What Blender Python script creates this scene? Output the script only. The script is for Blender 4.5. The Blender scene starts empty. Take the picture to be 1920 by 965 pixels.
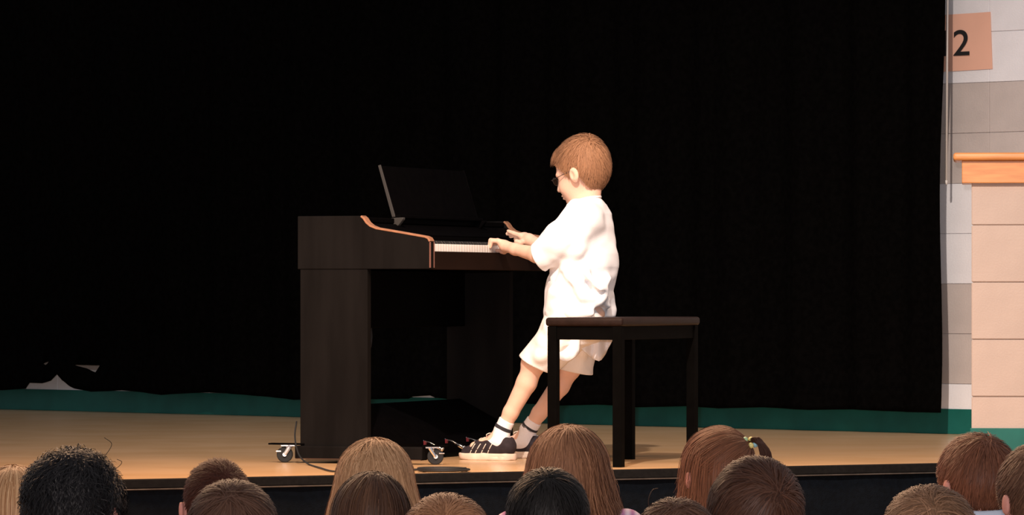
import bpy, bmesh, math, random
import numpy as np
from mathutils import Vector, Matrix
from mathutils.bvhtree import BVHTree

# ------------------------------------------------------------------ camera, world, lights, exposure
SC = bpy.context.scene
COL = SC.collection
F_PX, HOR, EYE = 8700.0, 550.0, 0.57          # focal length in pixels, horizon row, eye height over the stage floor
cam_d = bpy.data.cameras.new('camera')
cam_d.sensor_width = 36.0
cam_d.lens = 36.0 * F_PX / 1920.0
cam_d.shift_y = (HOR - 482.5) / 1920.0
cam_d.clip_end = 200
cam = bpy.data.objects.new('camera', cam_d)
cam.location = (0, 0, EYE)
cam.rotation_euler = (math.pi / 2, 0, 0)
COL.objects.link(cam)
SC.camera = cam
w = bpy.data.worlds.new('world')
SC.world = w
w.use_nodes = True
w.node_tree.nodes['Background'].inputs[0].default_value = (0.95, 0.93, 1.0, 1)
w.node_tree.nodes['Background'].inputs[1].default_value = 0.38
SC.view_settings.view_transform = 'Standard'
SC.view_settings.look = 'None'
SC.view_settings.gamma = 1.0
SC.view_settings.use_curve_mapping = False
SC.view_settings.exposure = 0.0


def spot(name, loc, target, energy, color, size, deg, blend):
    l = bpy.data.lights.new(name, 'SPOT')
    l.energy = energy; l.color = color; l.shadow_soft_size = size
    l.spot_size = math.radians(deg); l.spot_blend = blend
    o = bpy.data.objects.new(name, l)
    o.location = loc
    o.rotation_euler = (Vector(target) - Vector(loc)).to_track_quat('-Z', 'Y').to_euler()
    COL.objects.link(o)
    return o


spot('stage_spotlight', (-0.75, 8.0, 6.4), (0.5, 16.4, 0.65), 4300, (1.0, 0.88, 0.79), 0.10, 34, 1.0)
spot('camera_flash', (-0.05, 0.1, 0.75), (0.1, 16.0, 0.6), 1700, (1.0, 0.95, 0.97), 0.03, 30, 0.3)
al = bpy.data.lights.new('proscenium_light', 'AREA')
al.shape = 'RECTANGLE'; al.size = 4.4; al.size_y = 0.25; al.energy = 215; al.color = (1.0, 0.60, 0.34)
alo = bpy.data.objects.new('proscenium_light', al)
alo.location = (-0.7, 13.8, 2.2); alo.rotation_euler = (math.radians(-14), 0, math.radians(20))
COL.objects.link(alo)

PI = math.pi
rnd = random.Random(5)


def P(px, py, Y):
    return Vector(((px - 960) * Y / F_PX, Y, EYE - (py - HOR) * Y / F_PX))


# ------------------------------------------------------------------ materials
def new_mat(name):
    m = bpy.data.materials.new(name)
    m.use_nodes = True
    return m, m.node_tree, m.node_tree.nodes['Principled BSDF']


def mat(name, col, rough=0.6, metal=0.0, spec=0.5, noise=0.0, nscale=30.0, bump=0.0, bscale=200.0, stretch=(1, 1, 1), coat=0.0, sss=0.0, col2=None):
    m, nt, b = new_mat(name)
    b.inputs['Base Color'].default_value = (*col, 1)
    b.inputs['Roughness'].default_value = rough
    b.inputs['Metallic'].default_value = metal
    b.inputs['Specular IOR Level'].default_value = spec
    b.inputs['Coat Weight'].default_value = coat
    if spec <= 0.06: b.inputs['IOR'].default_value = 1.12
    if sss:
        b.inputs['Subsurface Weight'].default_value = sss
        b.inputs['Subsurface Radius'].default_value = (0.012, 0.005, 0.003)
        b.inputs['Subsurface Scale'].default_value = 1.0
    tc = nt.nodes.new('ShaderNodeTexCoord')
    mp = nt.nodes.new('ShaderNodeMapping')
    mp.inputs['Scale'].default_value = stretch
    nt.links.new(tc.outputs['Object'], mp.inputs['Vector'])
    if noise or col2:
        n = nt.nodes.new('ShaderNodeTexNoise')
        n.inputs['Scale'].default_value = nscale
        n.inputs['Detail'].default_value = 5
        nt.links.new(mp.outputs[0], n.inputs['Vector'])
        mx = nt.nodes.new('ShaderNodeMix'); mx.data_type = 'RGBA'
        c2 = col2 or tuple(c * (1 - noise) for c in col)
        mx.inputs[6].default_value = (*col, 1)
        mx.inputs[7].default_value = (*c2, 1)
        cr = nt.nodes.new('ShaderNodeValToRGB')
        cr.color_ramp.elements[0].position = 0.35
        cr.color_ramp.elements[1].position = 0.65
        nt.links.new(n.outputs['Fac'], cr.inputs[0])
        nt.links.new(cr.outputs[0], mx.inputs[0])
        nt.links.new(mx.outputs[2], b.inputs['Base Color'])
    if bump:
        n2 = nt.nodes.new('ShaderNodeTexNoise')
        n2.inputs['Scale'].default_value = bscale
        n2.inputs['Detail'].default_value = 3
        nt.links.new(mp.outputs[0], n2.inputs['Vector'])
        bp = nt.nodes.new('ShaderNodeBump')
        bp.inputs['Strength'].default_value = bump
        bp.inputs['Distance'].default_value = 0.004
        nt.links.new(n2.outputs['Fac'], bp.inputs['Height'])
        nt.links.new(bp.outputs[0], b.inputs['Normal'])
    return m


def hair_mat(name, dark, light, rough=0.5, spec=0.5):
    m, nt, b = new_mat(name)
    at = nt.nodes.new('ShaderNodeAttribute'); at.attribute_name = 'strand'
    mx = nt.nodes.new('ShaderNodeMix'); mx.data_type = 'RGBA'
    mx.inputs[6].default_value = (*dark, 1); mx.inputs[7].default_value = (*light, 1)
    nt.links.new(at.outputs['Fac'], mx.inputs[0])
    nt.links.new(mx.outputs[2], b.inputs['Base Color'])
    b.inputs['Roughness'].default_value = rough
    b.inputs['Specular IOR Level'].default_value = spec
    b.inputs['Specular Tint'].default_value = (1, 0.9, 0.85, 1)
    return m


M = {}
M['floor'] = mat('stage_floor', (0.62, 0.40, 0.22), 0.22, spec=0.36, nscale=3.0, col2=(0.55, 0.345, 0.175), bump=0.05, bscale=60)
M['gym'] = mat('gym_floor', (0.35, 0.25, 0.16), 0.4, noise=0.2, nscale=4)
M['curtain'] = mat('black_velour', (0.0027, 0.0023, 0.0021), 0.95, spec=0.01, noise=0.35, nscale=40, bump=0.5, bscale=900)
M['white_block'] = mat('white_block_paint', (0.88, 0.85, 0.86), 0.6, spec=0.3, noise=0.06, nscale=9, bump=0.22, bscale=140)
M['grey_block'] = mat('grey_block_paint', (0.58, 0.50, 0.46), 0.6, spec=0.3, noise=0.08, nscale=9, bump=0.22, bscale=140)
M['beige_block'] = mat('beige_block_paint', (0.47, 0.375, 0.325), 0.6, spec=0.2, noise=0.06, nscale=9, bump=0.25, bscale=140)
M['mortar_w'] = mat('painted_mortar', (0.60, 0.54, 0.51), 0.8)
M['mortar_b'] = mat('beige_mortar', (0.40, 0.31, 0.26), 0.8)
M['green'] = mat('green_vinyl', (0.010, 0.122, 0.098), 0.4, spec=0.2, noise=0.2, nscale=8)
M['oak'] = mat('oak', (0.62, 0.27, 0.085), 0.4, nscale=9, stretch=(1, 1, 9), col2=(0.52, 0.20, 0.06), coat=0.2)
M['skirt'] = mat('navy_skirt', (0.0022, 0.0038, 0.0065), 0.85, spec=0.1, noise=0.4, nscale=60, bump=0.4, bscale=300)
M['nosing'] = mat('rubber_nosing', (0.009, 0.008, 0.0075), 0.6, spec=0.1, noise=0.3, nscale=80)
M['alu'] = mat('worn_aluminium', (0.22, 0.18, 0.15), 0.4, metal=0.9, noise=0.4, nscale=20)
M['piano'] = mat('dark_rosewood', (0.0098, 0.0086, 0.0082), 0.65, spec=0.06, noise=0.3, nscale=14, stretch=(1, 1, 0.15))
M['piano_in'] = mat('black_lacquer', (0.0022, 0.0019, 0.0021), 0.5, spec=0.03, noise=0.2, nscale=30)
M['keyslip'] = mat('brown_keyslip', (0.017, 0.009, 0.0065), 0.5, spec=0.06, noise=0.4, nscale=10, stretch=(1, 0.2, 1))
M['edge'] = mat('brown_edge_glint', (0.33, 0.155, 0.085), 0.45, spec=0.3, noise=0.2, nscale=30)  # light brown stands in for the glint on the arm's bevel
M['front_edge'] = mat('reddish_brown_edge', (0.15, 0.062, 0.045), 0.45, spec=0.3)
M['foot_edge'] = mat('dark_brown_edge', (0.08, 0.04, 0.025), 0.5, spec=0.2)
M['ivory'] = mat('white_key_plastic', (0.80, 0.77, 0.73), 0.3)
M['ebony'] = mat('black_key_plastic', (0.012, 0.011, 0.011), 0.4)
M['chrome'] = mat('chrome', (0.85, 0.85, 0.85), 0.18, metal=1.0)
M['steel'] = mat('zinc_plate', (0.75, 0.75, 0.76), 0.35, metal=0.6)
M['rubber'] = mat('black_rubber', (0.012, 0.012, 0.012), 0.6, spec=0.3)
M['felt'] = mat('red_felt', (0.12, 0.004, 0.010), 0.9)
M['grey_plastic'] = mat('grey_plastic', (0.040, 0.036, 0.033), 0.5, spec=0.2)
M['bench'] = mat('black_bench_lacquer', (0.0028, 0.0025, 0.0023), 0.4, spec=0.06, noise=0.2, nscale=20)
M['vinyl'] = mat('brown_black_vinyl', (0.017, 0.0085, 0.0065), 0.45, spec=0.10, noise=0.3, nscale=40, bump=0.3, bscale=500)
M['paper'] = mat('orange_paper', (0.90, 0.50, 0.36), 0.8, noise=0.05, nscale=6)
M['ink'] = mat('black_ink', (0.012, 0.01, 0.01), 0.7)
M['rod'] = mat('white_rod', (0.72, 0.66, 0.60), 0.4)
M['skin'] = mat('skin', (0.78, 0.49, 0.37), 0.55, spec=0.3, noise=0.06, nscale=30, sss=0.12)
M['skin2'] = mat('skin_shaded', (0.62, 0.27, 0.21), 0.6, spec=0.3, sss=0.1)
M['shirt'] = mat('white_cotton', (0.86, 0.86, 0.89), 0.85, spec=0.15, bump=0.15, bscale=300)
M['shorts'] = mat('white_twill', (0.84, 0.81, 0.78), 0.85, spec=0.15, bump=0.25, bscale=400)
M['sock'] = mat('white_knit', (0.84, 0.80, 0.82), 0.9, bump=0.3, bscale=500)
M['sockband'] = mat('black_knit', (0.03, 0.028, 0.035), 0.9)
M['shoe'] = mat('charcoal_suede', (0.030, 0.022, 0.026), 0.8, spec=0.2, noise=0.3, nscale=60)
M['sole'] = mat('cream_rubber', (0.72, 0.56, 0.45), 0.6, noise=0.15, nscale=30)
M['lace'] = mat('pale_lace', (0.66, 0.58, 0.50), 0.8)
M['eye'] = mat('eye_white', (0.8, 0.78, 0.75), 0.2)
M['iris'] = mat('iris', (0.04, 0.05, 0.05), 0.2)
M['wire'] = mat('wire_frame', (0.05, 0.035, 0.03), 0.3, metal=0.6)
M['lens'], _nt, _b = new_mat('lens')
_tr = _nt.nodes.new('ShaderNodeBsdfTransparent'); _gs = _nt.nodes.new('ShaderNodeBsdfGlossy'); _mx = _nt.nodes.new('ShaderNodeMixShader')
_gs.inputs['Roughness'].default_value = 0.05; _mx.inputs[0].default_value = 0.03
_nt.links.new(_tr.outputs[0], _mx.inputs[1]); _nt.links.new(_gs.outputs[0], _mx.inputs[2])
_nt.links.new(_mx.outputs[0], _nt.nodes['Material Output'].inputs[0])


# ------------------------------------------------------------------ object helpers
def link(o, parent=None):
    COL.objects.link(o)
    if parent is not None:
        o.parent = parent
    return o


def empty(name, loc=(0, 0, 0), rz=0.0):
    o = bpy.data.objects.new(name, None)
    o.location = loc; o.rotation_euler = (0, 0, rz)
    o.empty_display_size = 0.05
    return link(o)


def tag(o, label=None, cat=None, group=None, kind=None):
    if label: o['label'] = label
    if cat: o['category'] = cat
    if group: o['group'] = group
    if kind: o['kind'] = kind
    return o


def mesh_obj(name, V, Fc, m, parent=None, smooth=False, attr=None):
    me = bpy.data.meshes.new(name)
    V = np.asarray(V, dtype=np.float32)
    if isinstance(Fc, np.ndarray):
        n, k = Fc.shape
        me.vertices.add(len(V)); me.vertices.foreach_set('co', V.ravel())
        me.loops.add(n * k); me.loops.foreach_set('vertex_index', Fc.astype(np.int32).ravel())
        me.polygons.add(n)
        me.polygons.foreach_set('loop_start', np.arange(0, n * k, k, dtype=np.int32))
        me.update(calc_edges=True)
        me.validate()
    else:
        me.from_pydata([tuple(v) for v in V], [], Fc)
    if attr is not None:
        a = me.attributes.new('strand', 'FLOAT', 'POINT')
        a.data.foreach_set('value', np.asarray(attr, dtype=np.float32))
    if smooth:
        me.polygons.foreach_set('use_smooth', np.ones(len(me.polygons), dtype=bool))
    me.materials.append(m)
    o = bpy.data.objects.new(name, me)
    return link(o, parent)


class MB:
    def __init__(self):
        self.V = []; self.F = []

    def add(self, vs, fs):
        n = len(self.V)
        self.V += [tuple(v) for v in vs]
        self.F += [tuple(i + n for i in f) for f in fs]
        return self

    def box(self, x0, x1, y0, y1, z0, z1, mtx=None):
        vs = [Vector((x, y, z)) for x in (x0, x1) for y in (y0, y1) for z in (z0, z1)]
        if mtx is not None: vs = [mtx @ v for v in vs]
        return self.add(vs, [(0, 1, 3, 2), (4, 6, 7, 5), (0, 4, 5, 1), (2, 3, 7, 6), (0, 2, 6, 4), (1, 5, 7, 3)])

    def prism(self, poly, lo, hi, axis='y'):
        """polygon in two axes, extruded along the third"""
        def mk(a, b, t):
            return {'y': (a, t, b), 'x': (t, a, b), 'z': (a, b, t)}[axis]
        n = len(poly)
        vs = [mk(a, b, lo) for a, b in poly] + [mk(a, b, hi) for a, b in poly]
        fs = [tuple(range(n)), tuple(range(2 * n - 1, n - 1, -1))]
        fs += [(i, (i + 1) % n, n + (i + 1) % n, n + i) for i in range(n)]
        return self.add(vs, fs)

    def tube(self, pts, r, n=8, closed=False):
        pts = [Vector(p) for p in pts]
        m_ = len(pts)
        rs = r if isinstance(r, (list, tuple)) else [r] * m_
        vs = []; up = None
        for i, p in enumerate(pts):
            a = pts[(i - 1) % m_] if (closed or i > 0) else p
            b = pts[(i + 1) % m_] if (closed or i < m_ - 1) else p
            t = (b - a)
            t = t.normalized() if t.length > 1e-9 else Vector((0, 0, 1))
            if up is None:
                up = Vector((0, 0, 1)) if abs(t.z) < 0.9 else Vector((1, 0, 0))
            s = t.cross(up)
            if s.length < 1e-6: s = t.cross(Vector((1, 0.1, 0)))
            s.normalize(); u = s.cross(t).normalized(); up = u
            for k in range(n):
                an = 2 * PI * k / n
                vs.append(p + (s * math.cos(an) + u * math.sin(an)) * rs[i])
        fs = []
        for i in range(m_ - (0 if closed else 1)):
            j = (i + 1) % m_
            for k in range(n):
                fs.append((i * n + k, i * n + (k + 1) % n, j * n + (k + 1) % n, j * n + k))
        if not closed:
            fs.append(tuple(range(n - 1, -1, -1)))
            fs.append(tuple((m_ - 1) * n + k for k in range(n)))
        return self.add(vs, fs)

    def disc(self, c, axis, r, h, n=20, r2=None):
        c = Vector(c); a = Vector(axis).normalized()
        return self.tube([c - a * h / 2, c + a * h / 2], [r, r2 or r], n)

    def sphere(self, c, r, n=12, m_=8):
        c = Vector(c); rr = r if isinstance(r, tuple) else (r, r, r)
        vs = [(c.x, c.y, c.z + rr[2])]
        for i in range(1, m_):
            t = PI * i / m_
            for k in range(n):
                a = 2 * PI * k / n
                vs.append((c.x + rr[0] * math.sin(t) * math.cos(a), c.y + rr[1] * math.sin(t) * math.sin(a), c.z + rr[2] * math.cos(t)))
        vs.append((c.x, c.y, c.z - rr[2]))
        fs = [(0, 1 + k, 1 + (k + 1) % n) for k in range(n)]
        for i in range(m_ - 2):
            b = 1 + i * n
            fs += [(b + k, b + n + k, b + n + (k + 1) % n, b + (k + 1) % n) for k in range(n)]
        b = 1 + (m_ - 2) * n
        fs += [(len(vs) - 1, b + (k + 1) % n, b + k) for k in range(n)]
        return self.add(vs, fs)

    def build(self, name, m, parent=None, bevel=0.0, seg=2, smooth=False):
        me = bpy.data.meshes.new(name)
        me.from_pydata(self.V, [], self.F)
        bm = bmesh.new(); bm.from_mesh(me)
        bmesh.ops.recalc_face_normals(bm, faces=bm.faces)
        if bevel:
            es = [e for e in bm.edges if len(e.link_faces) == 2 and e.calc_face_angle(0) > 0.5]
            bmesh.ops.bevel(bm, geom=es, offset=bevel, segments=seg, profile=0.5, affect='EDGES', clamp_overlap=True)
        bm.to_mesh(me); bm.free()
        if smooth:
            me.polygons.foreach_set('use_smooth', np.ones(len(me.polygons), dtype=bool))
        me.materials.append(m)
        return link(bpy.data.objects.new(name, me), parent)


def spline(pts, n=8):
    pts = [Vector(p) for p in pts]
    q = [pts[0] * 2 - pts[1]] + pts + [pts[-1] * 2 - pts[-2]]
    out = []
    for i in range(1, len(q) - 2):
        for k in range(n):
            t = k / n
            a, b, c, d = q[i - 1], q[i], q[i + 1], q[i + 2]
            out.append(0.5 * ((2 * b) + (c - a) * t + (2 * a - 5 * b + 4 * c - d) * t * t + (3 * b - a - 3 * c + d) * t ** 3))
    out.append(pts[-1])
    return out


# ------------------------------------------------------------------ smooth solids (distance field -> surface)
class Field:
    def __init__(self, lo, hi, h):
        self.lo = np.array(lo, float); self.h = h
        self.n = [int(math.ceil((b - a) / h)) + 1 for a, b in zip(lo, hi)]
        self.F = np.full(self.n, 1.0, dtype=np.float32)

    def block(self, lo, hi, mg):
        sl = []; ax = []
        for i in range(3):
            a = max(0, int((lo[i] - mg - self.lo[i]) / self.h))
            b = min(self.n[i], int((hi[i] + mg - self.lo[i]) / self.h) + 2)
            if b <= a: return None, None
            sl.append(slice(a, b)); ax.append((self.lo[i] + self.h * np.arange(a, b)).astype(np.float32))
        X = ax[0][:, None, None]; Y = ax[1][None, :, None]; Z = ax[2][None, None, :]
        return tuple(sl), (X, Y, Z)

    def comb(self, sl, d, k, sub):
        a = self.F[sl]
        if sub:
            d = -d
            hh = np.maximum(k - np.abs(a - d), 0) / k
            self.F[sl] = np.maximum(a, d) + hh * hh * k * 0.25
        else:
            hh = np.maximum(k - np.abs(a - d), 0) / k
            self.F[sl] = np.minimum(a, d) - hh * hh * k * 0.25

    def ell(self, c, r, k=0.01, sub=False, rot=None):
        mr = max(r)
        sl, g = self.block([c[i] - (mr if rot is not None else r[i]) for i in range(3)], [c[i] + (mr if rot is not None else r[i]) for i in range(3)], 0.02 + k)
        if sl is None: return self
        x, y, z = g[0] - c[0], g[1] - c[1], g[2] - c[2]
        if rot is not None:
            R = rot.transposed() if not isinstance(rot, tuple) else Matrix.Rotation(rot[0], 3, rot[1]).transposed()
            x, y, z = (R[0][0] * x + R[0][1] * y + R[0][2] * z, R[1][0] * x + R[1][1] * y + R[1][2] * z, R[2][0] * x + R[2][1] * y + R[2][2] * z)
        k0 = np.sqrt((x / r[0]) ** 2 + (y / r[1]) ** 2 + (z / r[2]) ** 2)
        k1 = np.sqrt((x / r[0] ** 2) ** 2 + (y / r[1] ** 2) ** 2 + (z / r[2] ** 2) ** 2) + 1e-6
        self.comb(sl, (k0 * (k0 - 1) / k1).astype(np.float32), k, sub)
        return self

    def cone(self, a, b, ra, rb, k=0.01, sub=False):
        a = np.array(a, float); b = np.array(b, float); m_ = max(ra, rb)
        sl, g = self.block(np.minimum(a, b) - m_, np.maximum(a, b) + m_, 0.02 + k)
        if sl is None: return self
        d = b - a; L2 = float(d @ d) + 1e-12
        t = np.clip(((g[0] - a[0]) * d[0] + (g[1] - a[1]) * d[1] + (g[2] - a[2]) * d[2]) / L2, 0, 1)
        q = np.sqrt((g[0] - a[0] - t * d[0]) ** 2 + (g[1] - a[1] - t * d[1]) ** 2 + (g[2] - a[2] - t * d[2]) ** 2)
        self.comb(sl, (q - (ra + (rb - ra) * t)).astype(np.float32), k, sub)
        return self

    def chain(self, pts, rs, k=0.01):
        for i in range(len(pts) - 1):
            self.cone(pts[i], pts[i + 1], rs[i], rs[i + 1], k)
        return self

    def cyl(self, a, b, ra, rb, k=0.004, sub=False):
        """flat ended cone"""
        a = np.array(a, float); b = np.array(b, float); m_ = max(ra, rb)
        sl, g = self.block(np.minimum(a, b) - m_, np.maximum(a, b) + m_, 0.02 + k)
        if sl is None: return self
        L = float(np.linalg.norm(b - a)); d = (b - a) / L
        t = (g[0] - a[0]) * d[0] + (g[1] - a[1]) * d[1] + (g[2] - a[2]) * d[2]
        q = np.sqrt(np.maximum((g[0] - a[0]) ** 2 + (g[1] - a[1]) ** 2 + (g[2] - a[2]) ** 2 - t * t, 0))
        rr = ra + (rb - ra) * np.clip(t / L, 0, 1)
        self.comb(sl, np.maximum(q - rr, np.maximum(-t, t - L)).astype(np.float32), k, sub)
        return self

    def loft(self, secs, k=0.01):
        """secs: (z, cx, cy, a, b) elliptical sections"""
        s = np.array(sorted(secs), float)
        lo = [(s[:, 1] - s[:, 3]).min(), (s[:, 2] - s[:, 4]).min(), s[0, 0]]
        hi = [(s[:, 1] + s[:, 3]).max(), (s[:, 2] + s[:, 4]).max(), s[-1, 0]]
        sl, g = self.block(lo, hi, 0.02 + k)
        z = g[2]
        cx, cy, a, b = (np.interp(z, s[:, 0], s[:, i]) for i in range(1, 5))
        q = np.sqrt(((g[0] - cx) / a) ** 2 + ((g[1] - cy) / b) ** 2)
        d = (q - 1) * np.minimum(a, b)
        d = np.maximum(d, np.maximum(s[0, 0] - z, z - s[-1, 0]))
        self.comb(sl, d.astype(np.float32), k, False)
        return self

    def plane(self, p, nrm, k=0.002):
        """cut away everything on the side nrm points to"""
        nrm = np.array(Vector(nrm).normalized()); p = np.array(p, float)
        X, Y, Z = [(self.lo[i] + self.h * np.arange(self.n[i])).astype(np.float32) for i in range(3)]
        d = (X[:, None, None] - p[0]) * nrm[0] + (Y[None, :, None] - p[1]) * nrm[1] + (Z[None, None, :] - p[2]) * nrm[2]
        self.F = np.maximum(self.F, d.astype(np.float32))
        return self

    def wobble(self, amp, fr, seed=0):
        r = np.random.RandomState(seed)
        X, Y, Z = [(self.lo[i] + self.h * np.arange(self.n[i])).astype(np.float32) for i in range(3)]
        X = X[:, None, None]; Y = Y[None, :, None]; Z = Z[None, None, :]
        for _ in range(4):
            f = r.uniform(-1, 1, 3) * fr; p = r.uniform(0, 6.28, 3)
            self.F = self.F + (amp / 4) * np.sin(f[0] * X + f[1] * Y + f[2] * Z + p[0] + 1.2 * np.sin(f[2] * X - f[0] * Z + p[1])).astype(np.float32)
        return self

    def mesh(self):
        F = self.F
        F[0] = 1; F[-1] = 1; F[:, 0] = 1; F[:, -1] = 1; F[:, :, 0] = 1; F[:, :, -1] = 1
        I = F < 0
        cnt = np.zeros([n - 1 for n in F.shape], dtype=np.int8)
        for dx in (0, 1):
            for dy in (0, 1):
                for dz in (0, 1):
                    cnt += I[dx:I.shape[0] - 1 + dx, dy:I.shape[1] - 1 + dy, dz:I.shape[2] - 1 + dz]
        act = np.argwhere((cnt > 0) & (cnt < 8))
        idx = np.full(cnt.shape, -1, dtype=np.int32)
        idx[act[:, 0], act[:, 1], act[:, 2]] = np.arange(len(act))
        C = {}
        for c in range(8):
            o = np.array([(c >> 2) & 1, (c >> 1) & 1, c & 1])
            q = act + o
            C[c] = F[q[:, 0], q[:, 1], q[:, 2]]
        S = np.zeros((len(act), 3)); N = np.zeros(len(act))
        for a in range(8):
            for b in range(a + 1, 8):
                if bin(a ^ b).count('1') != 1: continue
                fa, fb = C[a], C[b]
                m_ = (fa < 0) != (fb < 0)
                t = np.where(m_, fa / np.where(m_, fa - fb, 1), 0)
                oa = np.array([(a >> 2) & 1, (a >> 1) & 1, a & 1]); ob = np.array([(b >> 2) & 1, (b >> 1) & 1, b & 1])
                S += np.where(m_[:, None], oa + (ob - oa) * t[:, None], 0); N += m_
        V = self.lo + (act + S / N[:, None]) * self.h
        Q = []
        for ax in range(3):
            s0 = [slice(None)] * 3; s1 = [slice(None)] * 3
            s0[ax] = slice(0, -1); s1[ax] = slice(1, None)
            A = I[tuple(s0)]; B = I[tuple(s1)]
            e = np.argwhere(A != B)
            o1 = (ax + 1) % 3; o2 = (ax + 2) % 3
            e = e[(e[:, o1] > 0) & (e[:, o2] > 0) & (e[:, o1] < F.shape[o1] - 1) & (e[:, o2] < F.shape[o2] - 1)]
            ins = A[e[:, 0], e[:, 1], e[:, 2]]
            c = []
            for d1, d2 in ((-1, -1), (0, -1), (0, 0), (-1, 0)):
                q = e.copy(); q[:, o1] += d1; q[:, o2] += d2
                c.append(idx[q[:, 0], q[:, 1], q[:, 2]])
            q = np.stack(c, 1)
            q[~ins] = q[~ins][:, ::-1]
            Q.append(q)
        return V, np.concatenate(Q)

    def build(self, name, m, parent=None):
        V, Q = self.mesh()
        return mesh_obj(name, V, Q, m, parent, smooth=True)


# ------------------------------------------------------------------ head and hair, shared by everybody
# head frame: x = forward (face), y = left, z = up, origin in the middle of the head; chin at about z -0.115, crown at +0.10
def head_field(f, H, face=True, ear=0.0):
    """H maps head frame -> field frame (rotation and translation only)"""
    R = H.to_3x3()

    def E(c, r, k=0.012, sub=False): f.ell(tuple(H @ Vector(c)), r, k, sub, rot=R)

    def Cn(a, b, ra, rb, k=0.01): f.cone(tuple(H @ Vector(a)), tuple(H @ Vector(b)), ra, rb, k)
    E((-0.014, 0, 0.022), (0.089, 0.070, 0.078), 0.01)
    E((0.022, 0, -0.030), (0.060, 0.057, 0.072), 0.03)
    E((0.036, 0, -0.078), (0.036, 0.036, 0.030), 0.03)
    E((0.062, 0, -0.098), (0.014, 0.017, 0.012), 0.018)
    if face:
        for s in (-1, 1):
            E((0.050, s * 0.030, -0.045), (0.026, 0.022, 0.024), 0.02)        # cheek
            E((0.081, s * 0.026, -0.013), (0.012, 0.014, 0.009), 0.010, True)  # eye socket
            E((0.066, s * 0.026, 0.004), (0.010, 0.018, 0.005), 0.014)         # brow
        Cn((0.078, 0, -0.010), (0.093, 0, -0.042), 0.006, 0.0085, 0.012)
        for s in (-1, 1): E((0.086, s * 0.009, -0.045), (0.008, 0.006, 0.005), 0.006)
        E((0.081, 0, -0.066), (0.009, 0.019, 0.0045), 0.005)
        E((0.079, 0, -0.076), (0.009, 0.016, 0.005), 0.005)
        E((0.090, 0, -0.071), (0.010, 0.020, 0.0012), 0.002, True)
    for s in (-1, 1):
        E((-0.006 - ear * 0.3, s * (0.073 + ear * 0.5), -0.020 + ear * 0.6), (0.017, 0.008 + ear * 0.4, 0.027), 0.006)
        E((-0.011 - ear, s * (0.079 + ear), -0.017 + ear * 0.6), (0.016, 0.006, 0.024), 0.004)
        E((-0.002, s * 0.084, -0.019), (0.009, 0.005, 0.014), 0.003, True)


def boy_mask(p):
    """where hair grows: p (N,3) in the head frame"""
    x, y, z = p[:, 0], p[:, 1], p[:, 2]
    line = np.interp(x, [-0.11, -0.07, -0.045, -0.03, -0.018, 0.004, 0.016, 0.03, 0.06, 0.09], [-0.088, -0.090, -0.084, -0.045, 0.012, 0.010, -0.018, 0.016, 0.052, 0.062])
    return z > line


def long_mask(p):
    x, y, z = p[:, 0], p[:, 1], p[:, 2]
    return z > np.interp(x, [-0.11, -0.0, 0.03, 0.06, 0.09], [-0.06, -0.05, -0.03, 0.045, 0.06])


def noise3(p, seed, fr):
    r = np.random.RandomState(seed)
    out = np.zeros(p.shape)
    for _ in range(4):
        f = r.normal(0, fr, (3, 3)); ph = r.uniform(0, 6.28, 3)
        out += np.sin(p @ f + ph)
    return out / 4


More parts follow.
